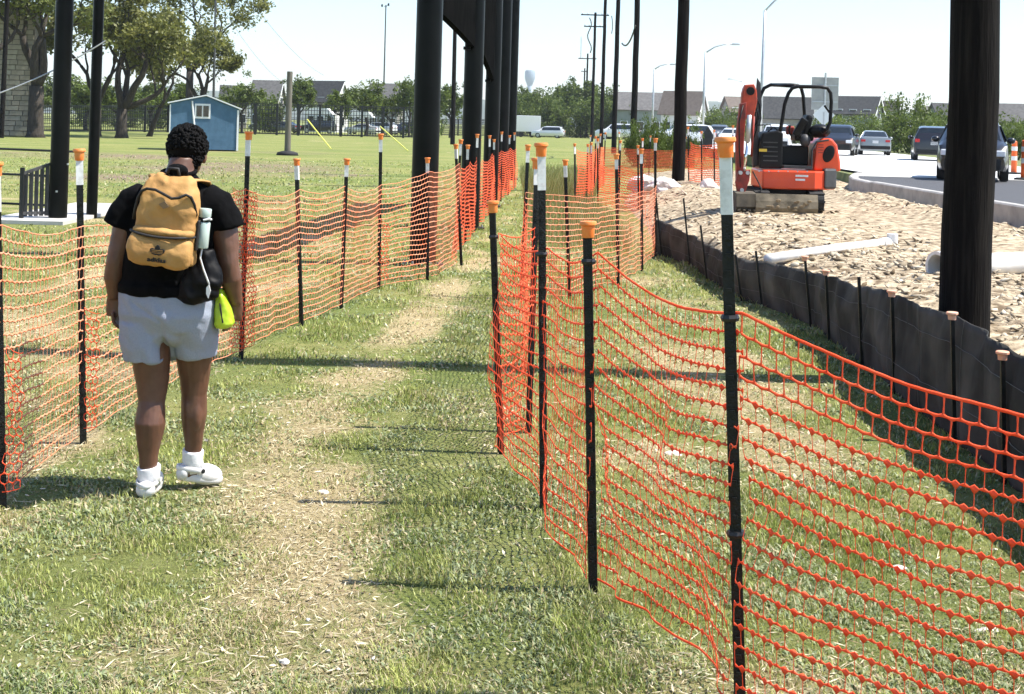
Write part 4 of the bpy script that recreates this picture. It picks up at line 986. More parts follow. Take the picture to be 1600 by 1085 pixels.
# ------------------------------------------------------------------ vehicles
_paint = {}
def paint(name, c): return mat('paint_'+name, c, rough=.28, metal=.25, coat=.7)
def car(label, x, D, rz, kind, pm, z0=ROADZ-.05, name=None, group='cars on the road', cat='car'):
    """front of the car towards local +Y"""
    b = at(x, 195, D); o = empty(name or ('sport_utility_car' if kind == 'suv' else 'sedan_car'), (b.x, D, z0), R(rz)); tag(o, label, cat, group)
    if kind == 'suv': L, Wd, H, belt, bot = 4.75, 1.92, 1.72, 1.08, .3; st = [(-2.37, .93, .66, .98, .74), (-2.33, .95, 1.12, 1.14, .80), (-2.05, .96, 1.1, 1.62, .70), (-1.5, .96, 1.08, 1.70, .69), (.1, .96, 1.06, 1.72, .68), (.75, .96, 1.05, 1.58, .70), (1.3, .95, 1.04, 1.12, .80), (2.1, .93, .98, 1.0, .78), (2.36, .84, .62, .82, .7)]
    else: L, Wd, H, belt, bot = 4.6, 1.82, 1.45, .95, .25; st = [(-2.3, .86, .6, .86, .72), (-2.24, .9, .98, 1.03, .78), (-1.8, .91, .97, 1.08, .74), (-1.2, .91, .95, 1.40, .62), (-.3, .91, .94, 1.45, .61), (.45, .91, .93, 1.32, .64), (1.15, .91, .92, .98, .74), (2.0, .88, .8, .86, .74), (2.28, .8, .55, .7, .66)]
    v = []; f = []; n = 12
    for (y, hw, zb, zr, rw) in st:
        v += [(-hw*.94, y, bot), (-hw, y, bot+.12), (-hw, y, bot+(zb-bot)*.6), (-hw*.97, y, zb), (-rw, y, zr-.05 if zr > zb+.1 else zr-.01), (-rw*.8, y, zr), (rw*.8, y, zr), (rw, y, zr-.05 if zr > zb+.1 else zr-.01), (hw*.97, y, zb), (hw, y, bot+(zb-bot)*.6), (hw, y, bot+.12), (hw*.94, y, bot)]
    for i in range(len(st)-1):
        for k in range(n): f.append((i*n+k, i*n+(k+1) % n, i*n+n+(k+1) % n, i*n+n+k))
    f += [tuple(range(n-1, -1, -1)), tuple((len(st)-1)*n+k for k in range(n))]
    body = MB().add(v, f).build('body', pm, o, auto=40)
    # glazing set slightly proud of the shell
    def quad(nm, pts, m, par=None, th=.012):
        q = [Vector(p) for p in pts]; nr = (q[1]-q[0]).cross(q[-1]-q[0]).normalized(); v_ = [p+nr*th for p in q]+[p-nr*th*.5 for p in q]; k = len(q)
        return MB().add(v_, [tuple(range(k)), tuple(range(2*k-1, k-1, -1))]+[(i, i+k, (i+1) % k+k, (i+1) % k) for i in range(k)]).build(nm, m, par or o)
    if kind == 'suv':
        quad('rear_window', [(-.74, -2.285, 1.17), (.74, -2.285, 1.17), (.62, -2.08, 1.57), (-.62, -2.08, 1.57)], M_glass)
        quad('windscreen', [(.74, 1.25, 1.14), (-.74, 1.25, 1.14), (-.63, .8, 1.54), (.63, .8, 1.54)], M_glass)
        for s_ in (-1, 1):
            q = [(s_*.915, -1.95, 1.14), (s_*.92, 1.0, 1.12), (s_*.735, .62, 1.56), (s_*.735, -1.75, 1.6)]; quad('side_window', q if s_ > 0 else q[::-1], M_glass)
        tl = (.80, -2.36, .98, .22, .16); hl = (.68, 2.3, .78)
    else:
        quad('rear_window', [(-.68, -1.78, 1.09), (.68, -1.78, 1.09), (.56, -1.24, 1.37), (-.56, -1.24, 1.37)], M_glass)
        quad('windscreen', [(.68, 1.12, 1.0), (-.68, 1.12, 1.0), (-.56, .5, 1.30), (.56, .5, 1.30)], M_glass)
        for s_ in (-1, 1):
            q = [(s_*.85, -1.5, 1.02), (s_*.87, .9, .98), (s_*.66, .38, 1.29), (s_*.655, -1.1, 1.35)]; quad('side_window', q if s_ > 0 else q[::-1], M_glass)
        tl = (.70, -2.27, .84, .26, .13); hl = (.62, 2.2, .64)
    for s_ in (-1, 1):
        MB().box((s_*tl[0], tl[1], tl[2]), (tl[3], .1, tl[4])).build('tail_light', M_red, o, bevel=.02)
        MB().box((s_*hl[0], hl[1], hl[2]), (.34, .16, .17)).build('headlight', M_lamp, o, bevel=.03)
        MB().ell((s_*1.03, .85, belt+.06), (.12, .08, .09), 10, 6).build('mirror', pm, o, smooth=True)
    MB().box((0, -2.36 if kind == 'suv' else -2.31, .86 if kind == 'suv' else .78), (.34, .02, .16)).build('number_plate', M_plate, o)
    MB().box((0, -2.36 if kind == 'suv' else -2.28, .45), (1.7, .1, .2)).build('rear_bumper', M_dark, o, bevel=.03)
    MB().box((0, 2.35 if kind == 'suv' else 2.25, .48), (1.5, .1, .3)).build('grille', M_dark, o, bevel=.03)
    R_ = .36 if kind == 'suv' else .33
    for sx in (-1, 1):
        for y in (-1.42, 1.42):
            wv = empty('wheel', (sx*(Wd/2-.12), y, R_)); wv.parent = o
            MB().lathe([(R_*.62, -.11), (R_*.93, -.12), (R_, -.08), (R_, .08), (R_*.93, .12), (R_*.62, .11)], (0, 0, 0), 20, 'x').build('tyre', M_rubber, wv, auto=40)
            MB().lathe([(R_*.2, -.125), (R_*.6, -.115), (R_*.6, .115), (R_*.2, .125)], (0, 0, 0), 14, 'x').build('rim', M_galv, wv)
    return o
car('black sport utility car facing us, half hidden by the very wide pole', 1521, 41, 162, 'suv', paint('black', (.012, .012, .013)))
car('dark sport utility car seen from behind on the pale road', 1457, 71, -14, 'suv', paint('plum', (.018, .016, .02)))
car('silver sedan seen from behind before the bushes', 1366, 85, -12, 'sedan', paint('silver', (.28, .30, .30)))
car('dark car facing us just right of the excavator', 1312, 80, 163, 'suv', paint('black', (.012, .012, .013)))
car('white sport utility car behind the excavator frame', 1214, 92, 168, 'suv', paint('white', (.75, .75, .74)))
car('white car parked left of the excavator boom', 1143, 120, 165, 'sedan', paint('white', (.75, .75, .74)))
car('grey car left of the parked white car', 1124, 128, 168, 'suv', paint('grey', (.10, .11, .12)))
car('white car parked behind the low black wire fence', 857, 205, 80, 'suv', paint('white', (.75, .75, .74)), 0, group='vehicles beyond the field')
for i, (x, c, lab) in enumerate([(440, 'grey', 'grey car behind the field fence under the first canopy'), (497, 'black', 'black car between the two canopies'), (566, 'white', 'white car right of the second canopy'), (592, 'white', 'white car by the foot of the light mast'), (615, 'blue', 'blue car right of the light mast'), (637, 'blue', 'blue car against the nearest steel pole'), (415, 'grey', 'grey car left of the short wooden post')]):
    car(lab, x, 178+i*3, 75+rng.uniform(-30, 30), 'suv' if i % 2 else 'sedan', paint(c, {'grey': (.10, .11, .12), 'black': (.012, .012, .013), 'white': (.75, .75, .74), 'blue': (.02, .03, .08)}[c]), 0, group='vehicles beyond the field')
b = at(822, 195, 208); tr = empty('box_trailer', (b.x, 208, 0), R(3)); tag(tr, 'long white box trailer behind the low black wire fence', 'trailer')
h = zat(822, 181, 208); w = 44*208/FOC
MB().box((0, 0, h/2+.4), (w, 2.3, h-.8)).build('box', paint('white', (.75, .75, .74)), tr, bevel=.05)
for x in (-.8, .8): MB().lathe([(.2, -.12), (.38, -.12), (.38, .12), (.2, .12)], (x, -1.1, .38), 14, 'y').build('wheel', M_rubber, tr)

# ------------------------------------------------------------------ mini excavator
ED = 25.8; eb = at(1225, 195, ED); EZ = .366
ex = empty('mini_excavator', (eb.x, ED, EZ)); tag(ex, 'orange mini excavator with open roll frame standing on the dirt', 'excavator')
k = ED/FOC; y0 = 195+(1.8-EZ)/k
y0 = y0+ (1225-800)*math.tan(ROLL)
def E(px, py, y=0): 
    q = at(px, py, ED+y); return Vector((q.x-eb.x, y, q.z-EZ))
M_org = mat('machine_orange', (.80, .075, .012), (.72, .06, .012), rough=.38, scale=3, coat=.3, bump=.05)
M_orgd = mat('machine_orange_worn_shaded', (.36, .035, .018), (.12, .022, .015), rough=.6, scale=7)  # worn dark red, with the shading of the stick put into the colour
M_mblk = mat('machine_black', (.005, .005, .0055), (.011, .011, .011), rough=.45, scale=4, spec=.2)
M_mgry = mat('machine_grey', (.03, .03, .032), (.06, .06, .06), rough=.55, scale=4)
M_muddy = mat('muddy_steel', (.085, .07, .045), (.20, .165, .11), rough=.85, scale=5, bump=.3)
# undercarriage
for s_ in (-1, 1):
    tk = MB(); prof = []
    for i in range(24):
        a = 2*math.pi*i/24; prof.append((.56*math.copysign(1, math.cos(a))*1+.19*math.cos(a), .2+.19*math.sin(a)))
    tk.prism(prof, s_*.49-.125, s_*.49+.125, 'x'); t_ = tk.build('track', M_rubber, ex)
    for i in range(26):
        t = i/26*4; L = 1.12
        if t < 1.4: p = (-.56+t/1.4*L, .012); a = 0
        elif t < 2: a = (t-1.4)/.6*math.pi; p = (.56+.195*math.sin(a), .2-.195*math.cos(a))
        elif t < 3.4: p = (.56-(t-2)/1.4*L, .395); a = math.pi
        else: a = math.pi+(t-3.4)/.6*math.pi; p = (-.56+.195*math.sin(a), .2-.195*math.cos(a))
        MB().box((s_*.49, p[0], p[1]), (.27, .035, .03), Matrix.Rotation(a, 3, 'X')).build('track_lug', M_rubber, t_)
    for yy in (-.56, -.2, .2, .56): MB().lathe([(.12, -.13), (.12, .13)], (s_*.49, yy, .2), 12, 'x').build('roller', M_mgry, ex)
MB().box((0, 0, .3), (.8, .9, .3)).build('undercarriage', M_mblk, ex, bevel=.03)
bl0, bl1 = E(1181, 330, -1.15), E(1278, 330, -1.15); zt = E(1230, 304, -1.15).z
bl = MB().prism([(-1.13, .02), (-1.17, .1), (-1.15, .22), (-1.10, zt), (-1.07, zt), (-1.11, .22), (-1.12, .1), (-1.09, .02)], bl0.x, bl1.x, 'x').build('dozer_blade', M_muddy, ex)
for s_ in (-.3, .3): MB().bar((s_, -.4, .28), (s_, -1.1, .2), .09, .1).build('blade_arm', M_mblk, ex)
MB().lathe([(.36, .4), (.36, .48)], (0, 0, 0), 20).build('slew_ring', M_mblk, ex)
# house
def hx(a): return E(a, 270).x
z0_, z1_ = E(1225, 294).z, E(1225, 265).z
MB().prism([(hx(1182), -.62), (hx(1262), -.64), (hx(1284), -.5), (hx(1304), -.1), (hx(1296), .45), (hx(1250), .66), (hx(1182), .6)], z0_, z1_, 'z').build('deck_skirt', M_org, ex, bevel=.03)
for a_, b_ in ((E(1243, 275, -.66), E(1263, 275, -.66)), (E(1243, 281, -.66), E(1258, 281, -.66))): MB().box(((a_.x+b_.x)/2, -.652, a_.z), (b_.x-a_.x, .01, .035)).build('decal', M_white, ex)
MB().prism([(hx(1278), -.58), (hx(1299), -.42), (hx(1304), -.1), (hx(1296), .1), (hx(1276), .1)], z0_+.02, z1_+.05, 'z').build('corner_bumper', M_mgry, ex, bevel=.04)
c0, c1 = E(1264, 264), E(1305, 264); zc0, zc1 = z1_, E(1285, 216).z
cw = MB().prism([(c0.x, zc0), (c1.x+.02, zc0), (c1.x, zc0+.2), (c1.x-.06, zc1-.12), (c1.x-.16, zc1), (c0.x+.14, zc1), (c0.x+.05, zc1-.1)], -.40, .5, 'y').build('engine_cover', M_org, ex, bevel=.04)
q = E(1287, 240); MB().ell((q.x, -.41, q.z), (.10, .012, .16), 16, 10, Matrix.Rotation(R(20), 3, 'Y')).build('cover_recess_shade', M_mblk, ex, smooth=True)  # black oval on the cover face, its colour stands in for an opening's shade
MB().tube([E(1268, 262, -.45), E(1269, 235, -.45), E(1276, 222, -.45), E(1295, 219, -.45)], .018, 6).build('cover_seam', M_mgry, ex)
# black tank box, cabin floor, consoles
a_, b_ = E(1179, 262), E(1216, 204)
MB().prism([(a_.x, a_.z), (b_.x, a_.z), (b_.x, b_.z-.04), (b_.x-.1, b_.z), (a_.x+.05, b_.z-.05), (a_.x, b_.z-.2)], -.5, .35, 'y').build('side_box', M_mblk, ex, bevel=.03)
a_, b_ = E(1215, 262), E(1258, 256)
MB().box(((a_.x+b_.x)/2, -.35, a_.z+.03), (b_.x-a_.x, .5, .05)).build('floor_plate', M_mgry, ex)
a_, b_ = E(1216, 258), E(1262, 228); MB().box(((a_.x+b_.x)/2, .15, (a_.z+b_.z)/2), (b_.x-a_.x, .5, b_.z-a_.z)).build('seat_base', M_mblk, ex, bevel=.03)
q = E(1258, 220, -.25); MB().ell((q.x, -.25, q.z), (.10, .1, .12), 14, 8).build('filter_can', M_mgry, ex, smooth=True)
# seat
a_, b_ = E(1238, 222), E(1268, 208); MB().box(((a_.x+b_.x)/2, 0, (a_.z+b_.z)/2), (b_.x-a_.x, .46, .13)).build('seat_cushion', M_mblk, ex, bevel=.04)
MB().bar(E(1255, 212, 0), E(1263, 180, 0), .42, .13, (1, 0, 0)).build('seat_back', M_mblk, ex, bevel=.05)
MB().bar(E(1243, 212, -.26), E(1258, 186, -.3), .08, .14, (1, 0, 0)).build('armrest', M_mblk, ex, bevel=.02)
for px_ in (1222, 1236): MB().tube([E(px_, 215, -.2), E(px_-3, 204, -.2), E(px_-2, 196, -.2)], [.014, .014, .024], 6).build('control_lever', M_mblk, ex)
q0, q1 = E(1228, 212, .2), E(1241, 196, .2); MB().box(((q0.x+q1.x)/2, .2, (q0.z+q1.z)/2), (.15, .12, .16)).build('console', M_orgd, ex, bevel=.03)
# roll frame: near and far hoops tied together
def hoop(pts, nm='roll_bar'): return MB().tube([E(*p) for p in pts], .033, 10).build(nm, M_mblk, ex, smooth=True)
hoop([(1217, 214, -.42), (1221, 195, -.42), (1226, 163, -.42), (1232, 146, -.42), (1238, 138, -.42), (1246, 135.5, -.42), (1282, 136, -.42), (1293, 138, -.42), (1298, 146, -.42), (1299, 160, -.42), (1297, 192, -.42), (1292, 202, -.42), (1284, 208, -.42)])
hoop([(1184, 214, .42), (1185, 165, .42), (1188, 150, .42), (1194, 138, .42), (1204, 133, .42), (1236, 133, .42), (1247, 134, .42), (1252, 138, .42), (1255, 150, .42), (1257, 178, .42), (1256, 214, .42)])
hoop([(1242, 135, -.42), (1206, 133, .42)], 'roof_tie'); hoop([(1286, 136, -.42), (1250, 136, .42)], 'roof_tie')
MB().tube([E(1288, 165, -.40), E(1296, 176, -.4)], .02, 6).build('frame_gusset', M_mblk, ex)
MB().ell(E(1281, 205, -.2), (.2, .22, .13), 12, 8).build('air_cleaner', M_mblk, ex, smooth=True)
# boom, stick, bucket
BY = -.55
def plate(nm, pts, t, m, y=BY, b_=.015): return MB().prism([(E(*p, y).x, E(*p, y).z) for p in pts], y-t/2, y+t/2, 'y').build(nm, m, ex, bevel=b_)
plate('boom', [(1176, 262), (1184, 258), (1184, 200), (1180, 160), (1177, 146), (1168, 138), (1163, 150), (1170, 180), (1174, 215)], .17, M_mgry, -.25)
plate('boom_head', [(1159, 146), (1163, 133), (1177, 132), (1181, 142), (1182, 158), (1176, 186), (1164, 186), (1158, 166)], .2, mat('boom_orange', (.62, .07, .02), (.34, .045, .02), rough=.5, scale=6), -.42)
MB().lathe([(.075, -.13), (.075, .13)], E(1171, 143, -.42), 12, 'y').build('pivot_pin', M_mblk, ex)
plate('lamp_guard', [(1179, 168), (1183, 122), (1188, 130), (1190, 165), (1186, 205), (1181, 205)], .05, M_mgry, -.2, .005)
plate('stick', [(1150, 285), (1149, 215), (1156, 162), (1166, 160), (1162, 215), (1160, 290)], .16, M_orgd)
MB().tube([E(1171, 180, -.72), E(1168, 222, -.72)], .042, 10).build('cylinder_barrel', M_galv, ex, smooth=True)
MB().tube([E(1168, 222, -.72), E(1163, 268, -.72)], .026, 10).build('cylinder_rod', M_chrome, ex, smooth=True)
MB().tube([E(1178, 182, -.66), E(1174, 245, -.66)], .02, 8).build('hydraulic_hose', M_orgd, ex, smooth=True)
MB().tube([E(1176, 180, -.5), E(1184, 172, -.4), E(1186, 185, -.35), E(1178, 200, -.4)], .015, 6).build('hydraulic_hose', M_mblk, ex, smooth=True)
plate('bucket_link', [(1153, 268), (1172, 265), (1170, 282), (1163, 302), (1152, 302), (1149, 285)], .14, M_orgd, -.66)
for q in ((1156, 270), (1167, 270), (1158, 297)): MB().lathe([(.035, -.1), (.035, .1)], E(*q, -.66), 10, 'y').build('pivot_pin', M_galv, ex)
s0 = E(1148, 337, -.9); s1 = E(1181, 300, -.9)
MB().prism([(-1.02, s1.z-.03), (-1.06, .1), (-.98, .0), (-.7, .01), (-.5, .12), (-.5, s1.z-.05), (-.6, s1.z)], s0.x, s1.x, 'x').build('bucket', mat('bucket_steel', (.05, .042, .03), (.11, .09, .06), rough=.8, scale=6), ex, bevel=.006)
for i in range(4): MB().box((s0.x+(s1.x-s0.x)*(i+.5)/4, -1.07, .04), (.04, .12, .03)).build('bucket_tooth', M_muddy, ex)

# small machinery: hoses, bolts, vents, rails, decals
for k_, pts in enumerate([[(1181, 150, -.3), (1187, 165, -.25), (1189, 185, -.2), (1184, 205, -.2), (1180, 225, -.2)], [(1178, 158, -.5), (1184, 178, -.45), (1183, 200, -.4), (1178, 215, -.42)], [(1161, 165, -.66), (1155, 190, -.7), (1155, 230, -.72), (1157, 262, -.72)], [(1200, 206, -.45), (1208, 199, -.4), (1216, 204, -.35), (1219, 214, -.3)], [(1176, 268, -.6), (1184, 283, -.64), (1190, 296, -.7), (1186, 303, -.8)]]):
    MB().tube([E(*p) for p in pts], .013, 6).build('hydraulic_hose', M_mblk, ex, smooth=True)
for i in range(6): q = E(1186+i*15, 268, -.645); MB().lathe([(.014, -.012), (.014, .004)], (q.x, -.655, q.z), 6, 'y').build('bolt', M_galv, ex)
for i in range(5): q0, q1 = E(1185, 222+i*7, 0), E(1207, 222+i*7, 0); MB().box(((q0.x+q1.x)/2, -.508, q0.z), (q1.x-q0.x, .012, .02)).build('vent_slat', M_mgry, ex)
for i in range(4): q0, q1 = E(1271, 226+i*4, 0), E(1279, 226+i*4, 0); MB().box(((q0.x+q1.x)/2, -.408, q0.z), (q1.x-q0.x, .014, .016)).build('cover_louvre', M_orgd, ex)
MB().tube([E(1274, 216, -.1), E(1275, 208, -.1), E(1279, 203, -.1)], .022, 8).build('exhaust_pipe', M_mgry, ex, smooth=True)
MB().tube([E(1182, 204, -.48), E(1183, 196, -.48), E(1204, 195, -.48), E(1206, 203, -.48)], .011, 6).build('grab_rail', M_mblk, ex, smooth=True)
q = E(1192, 235, -.5); MB().box((q.x, -.512, q.z), (.14, .01, .05)).build('warning_decal', mat('decal_yellow', (.7, .5, .05), rough=.5), ex)
for i in range(14): q = E(1186+rng.uniform(0, 88), 322+rng.uniform(-14, 10), -1.17); MB().ell((q.x, -1.165, max(q.z, .04)), (rng.uniform(.02, .06), .012, rng.uniform(.012, .03)), 7, 5).build('mud_clod', mat('mud', (.16, .115, .065), (.26, .2, .12), rough=.95, scale=9), bl)
# ------------------------------------------------------------------ pipes, boulders, signs, channelizers
a_ = gp(1200, 405, .44); b_ = gp(1388, 379, .44); pp = empty('plastic_pipe', a_); tag(pp, 'thin white plastic pipe lying on the rubble with an upright end fitting', 'pipe')
dd = b_-a_; MB().tube([(0, 0, 0), dd*.5+Vector((0, 0, .012)), dd], .055, 14).build('barrel', M_pvc, pp, smooth=True)
u = dd.normalized(); MB().tube([dd*.93, dd*1.0], .068, 14).build('coupling', M_pvc, pp, auto=40)
MB().tube([dd+Vector((.05, 0, -.1)), dd+Vector((.05, 0, .11))], .07, 14).build('end_fitting', M_pvc, pp, auto=40)
a_ = gp(1470, 440, .34)+Vector((0, 0, .15)); pp = empty('concrete_pipe', a_); tag(pp, 'thick white pipe lying behind the very wide pole, open end to the left', 'pipe')
dv = Vector((2.2, 1.1, .02))
def ring_tube(nm, p, q, ro, ri, m, par):
    p, q = Vector(p), Vector(q); n = 24; t = (q-p).normalized(); e1 = t.cross(Vector((0, 0, 1))).normalized(); e2 = t.cross(e1); v = []
    for c, r in ((p, ro), (q, ro), (q, ri), (p, ri)):
        for i in range(n): a = 2*math.pi*i/n; v.append(c+e1*math.cos(a)*r+e2*math.sin(a)*r)
    f = [(j*n+i, j*n+(i+1) % n, ((j+1) % 4)*n+(i+1) % n, ((j+1) % 4)*n+i) for j in range(4) for i in range(n)]
    return MB().add(v, f).build(nm, m, par, auto=40)
ring_tube('barrel', (.1, .05, 0), dv, .12, .10, M_pvc, pp); ring_tube('socket', (-.06, -.03, 0), (.12, .06, 0), .155, .122, M_pvc, pp)
MB().tube([(.3, .15, 0), (.32, .16, 0)], .1, 16).build('painted_bore_shade', M_dark, pp)  # added dark disc across the bore, painted stand-in for the shade inside
def boulder(label, x, y, z0, s, m, seed):
    b = gp(x, y, z0); r = np.random.default_rng(seed); bm = bmesh.new(); bmesh.ops.create_icosphere(bm, subdivisions=3, radius=1)
    for q in bm.verts:
        c = q.co; n = .62+.7*float(vnoise(np.array(c.x*1.3+seed), np.array(c.y*1.3+c.z*1.9), seed, 3)); q.co = Vector((c.x*s[0]*n, c.y*s[1]*n, max(c.z, -.4)*s[2]*n))
    me = bpy.data.meshes.new('boulder'); bm.to_mesh(me); bm.free(); o = link('boulder', me, m); o.location = b; tag(o, label, 'boulder'); return o
M_chalk = mat('chalk', (.66, .62, .58), (.54, .48, .42), rough=.9, scale=3, bump=.6)
boulder('large white boulder behind the crossing net fence', 1002, 292, .3, (.42, .4, .36), M_chalk, 3)
boulder('white boulder between the large one and the dark wooden pole', 1036, 296, .3, (.45, .4, .27), M_chalk, 5)
boulder('small pinkish white rock heap right of the dark wooden pole', 1108, 300, .3, (.3, .3, .3), M_chalk, 8)
for i, (x, y, s, lab) in enumerate([(1052, 712, .05, 'small white stone in the trodden grass behind the nearest net'), (1405, 890, .035, 'flat white stone in the grass at lower right'), (445, 1035, .022, 'small pale stone at the foot of the picture'), (325, 690, .03, 'white stone chip by the path near the walker'), (1545, 990, .05, 'broad white stone seen through the net at the right edge'), (505, 770, .03, 'pale pebble on the path right of the walker')]):
    b = gp(x, y); o = boulder(lab, x, y, 0, (s, s*.8, s*.45), M_chalk, 20+i)
M_signb = mat('sign_back', (.30, .30, .28), (.36, .36, .33), rough=.6, scale=2)
D = 120; b = at(1288, 195, D); b.z = .5; sg = empty('road_sign', b); tag(sg, 'large grey signboard seen from behind over the excavator', 'sign'); kk = D/FOC
zt, zb = zat(1288, 121, D)-.5, zat(1288, 172, D)-.5
MB().box((0, .08, (zt+zb)/2), (42*kk, .05, zt-zb)).build('board', M_signb, sg)
for f in (.25, .75): MB().box((0, .03, zb+(zt-zb)*f), (40*kk, .05, .1)).build('stringer', M_galv, sg)
MB().tube([(0, 0, 0), (0, 0, zat(1288, 114, D)-.5)], .09, 8).build('post', M_galv, sg)
D = 90; b = at(1287, 195, D); b.z = .5; sg = empty('warning_sign', b); tag(sg, 'pale diamond sign seen from behind beside the excavator seat', 'sign'); z = zat(1287, 180, D)-.5; r_ = 17*D/FOC
MB().prism([(-r_, z), (0, z-r_), (r_, z), (0, z+r_)], 0, .03, 'y').build('board', mat('sign_alu', (.6, .63, .62), rough=.45), sg); MB().tube([(0, -.04, 0), (0, -.04, z+.2)], .035, 6).build('post', M_galv, sg)
M_chan = mat('channelizer_orange', (.85, .13, .02), rough=.5)
for i, (x, y, H, lab) in enumerate([(1584, 272, 1.1, 'orange and white channelizer post right of the very wide pole'), (1600, 281, 1.15, 'channelizer post cut off at the right edge'), (1567, 252, .9, 'farther channelizer post close to the very wide pole')]):
    b = gp(x, y, ROADZ-.05); o = empty('channelizer', b); tag(o, lab, 'channelizer', 'channelizers on the road')
    MB().lathe([(.3, 0), (.3, .04), (.22, .06)], (0, 0, 0), 8).build('rubber_base', M_rubber, o)
    MB().lathe([(.1, .06), (.095, H*.5), (.085, H), (.05, H+.03)], (0, 0, 0), 14).build('tube', M_chan, o, auto=40)
    for f in (.42, .72): MB().lathe([(.099, H*f), (.097, H*(f+.13))], (0, 0, 0), 14).build('reflective_band', M_white, o)
D = 60; b = gp(1105, 236, .3); o = empty('mail_box', b); tag(o, 'small black roofed box on a post left of the excavator', 'box'); kk = b.y/FOC
MB().box((0, 0, 10*kk), (14*kk, 14*kk, 20*kk)).build('body', M_dark, o); MB().prism([(-12*kk, 19*kk), (12*kk, 19*kk), (0, 38*kk)], -.25, .25, 'y').build('roof', M_dark, o)
# electrical cabinet like white block behind hedge
car('white van roof showing above the dark hedge', 1068, 110, 95, 'suv', paint('white', (.75, .75, .74)), .5, name='white_van', group='cars on the road')
car('white pickup behind the third utility pole', 965, 150, 85, 'suv', paint('white', (.75, .75, .74)), .5, group='cars on the road')

# ------------------------------------------------------------------ the walking person
pb = gp(265, 771); PX, PY = pb.x, pb.y
pe = empty('person', (PX, PY, 0)); tag(pe, 'person in black shirt and grey shorts walking away with a mustard backpack', 'person')
M_skin = mat('skin', (.10, .045, .026), (.135, .064, .038), rough=.45, scale=14, bump=.06, spec=.5)
M_shirt = mat('black_cotton', (.003, .003, .0032), (.005, .005, .0055), rough=.95, scale=8, bump=.2, spec=.08)
M_short = mat('heather_grey', (.28, .31, .385), (.31, .34, .41), rough=.95, scale=150, bump=.15, bscale=120, spec=.15)
M_hair = mat('black_hair', (.003, .0026, .0025), (.005, .0045, .0045), rough=.8, scale=50, spec=.12)
M_sock = mat('white_sock', (.8, .8, .8), (.7, .7, .7), rough=.9, scale=60, bump=.2)
M_shoe = mat('white_foam', (.74, .74, .73), (.6, .59, .56), rough=.55, scale=12)
b = MB()
torso = [((-.02, .02, .76), .10, .06), ((-.025, .01, .82), .18, .115), ((-.025, 0, .92), .212, .148), ((-.025, 0, 1.02), .215, .15), ((-.025, 0, 1.15), .21, .145), ((-.012, 0, 1.28), .205, .14), ((-.010, .005, 1.38), .188, .125), ((-.008, .012, 1.44), .155, .105), ((-.008, .025, 1.49), .095, .08), ((-.002, .045, 1.54), .066, .07), ((.006, .065, 1.60), .06, .066)]
b.rings(torso, 32)
hr = Matrix.Rotation(R(-24), 3, 'X') @ Matrix.Rotation(R(4), 3, 'Y')
HC = Vector((.014, .125, 1.622))
b.ell(HC, (.078, .098, .108), 28, 18, hr)
b.ell(HC+Vector((.0, .035, -.055)), (.058, .068, .062), 20, 12, hr)            # jaw
b.ell(HC+Vector((0, .108, -.03)), (.015, .022, .024), 10, 8, hr)               # nose
b.ell(HC+Vector((0, .085, -.075)), (.028, .018, .012), 10, 8)                  # lips
for s_ in (-1, 1): b.ell(HC+Vector((s_*.08, .005, -.02)), (.012, .022, .033), 10, 8)
def limb(pts, rr, n=18): b.tube([Vector(p) for p in pts], rr, n)
# arms
limb([(-.195, 0, 1.39), (-.242, -.012, 1.25), (-.276, -.03, 1.09), (-.286, -.02, 1.02), (-.288, .0, .925)], [.072, .064, .050, .051, .032])
limb([(.18, .0, 1.39), (.232, -.012, 1.25), (.256, -.03, 1.11), (.268, -.02, 1.03), (.286, .02, .915)], [.072, .064, .050, .052, .033])
def hand(w, f, side, curl=.5, spread=.2):
    """w wrist, f unit direction of the fingers (down), palm facing inwards; side -1 left / 1 right"""
    w = Vector(w); f = Vector(f).normalized(); fw = Vector((0, 1, 0)); inn = Vector((-side, 0, 0))
    c = w+f*.045; b.tube([w-f*.02, w+f*.02, w+f*.06, w+f*.088], [(.031, .024), (.041, .02), (.043, .018), (.04, .015)], 14)
    for i, (o_, L) in enumerate(((.032, .072), (.011, .082), (-.011, .076), (-.031, .06))):
        p = w+f*.082+fw*o_; d1 = (f+inn*.25*curl).normalized(); p1 = p+d1*L*.45; d2 = (f+inn*1.1*curl).normalized(); p2 = p1+d2*L*.33; d3 = (f*.6+inn*2.0*curl).normalized(); p3 = p2+d3*L*.26
        b.tube([p-f*.015, p1, p2, p3], [.0098, .0092, .0085, .0068], 8)
    p = w+f*.022+fw*.030; p1 = p+(f*.6+fw*.75+inn*.3).normalized()*.035; p2 = p1+(f*.95+fw*.3+inn*.4).normalized()*.032; p3 = p2+(f+inn*.4).normalized()*.022
    b.tube([p, p1, p2, p3], [.014, .0115, .010, .008], 8)
hand((-.288, .0, .925), (.02, .02, -1), -1, .55)
hand((.286, .02, .915), (-.12, .03, -1), 1, 1.0)
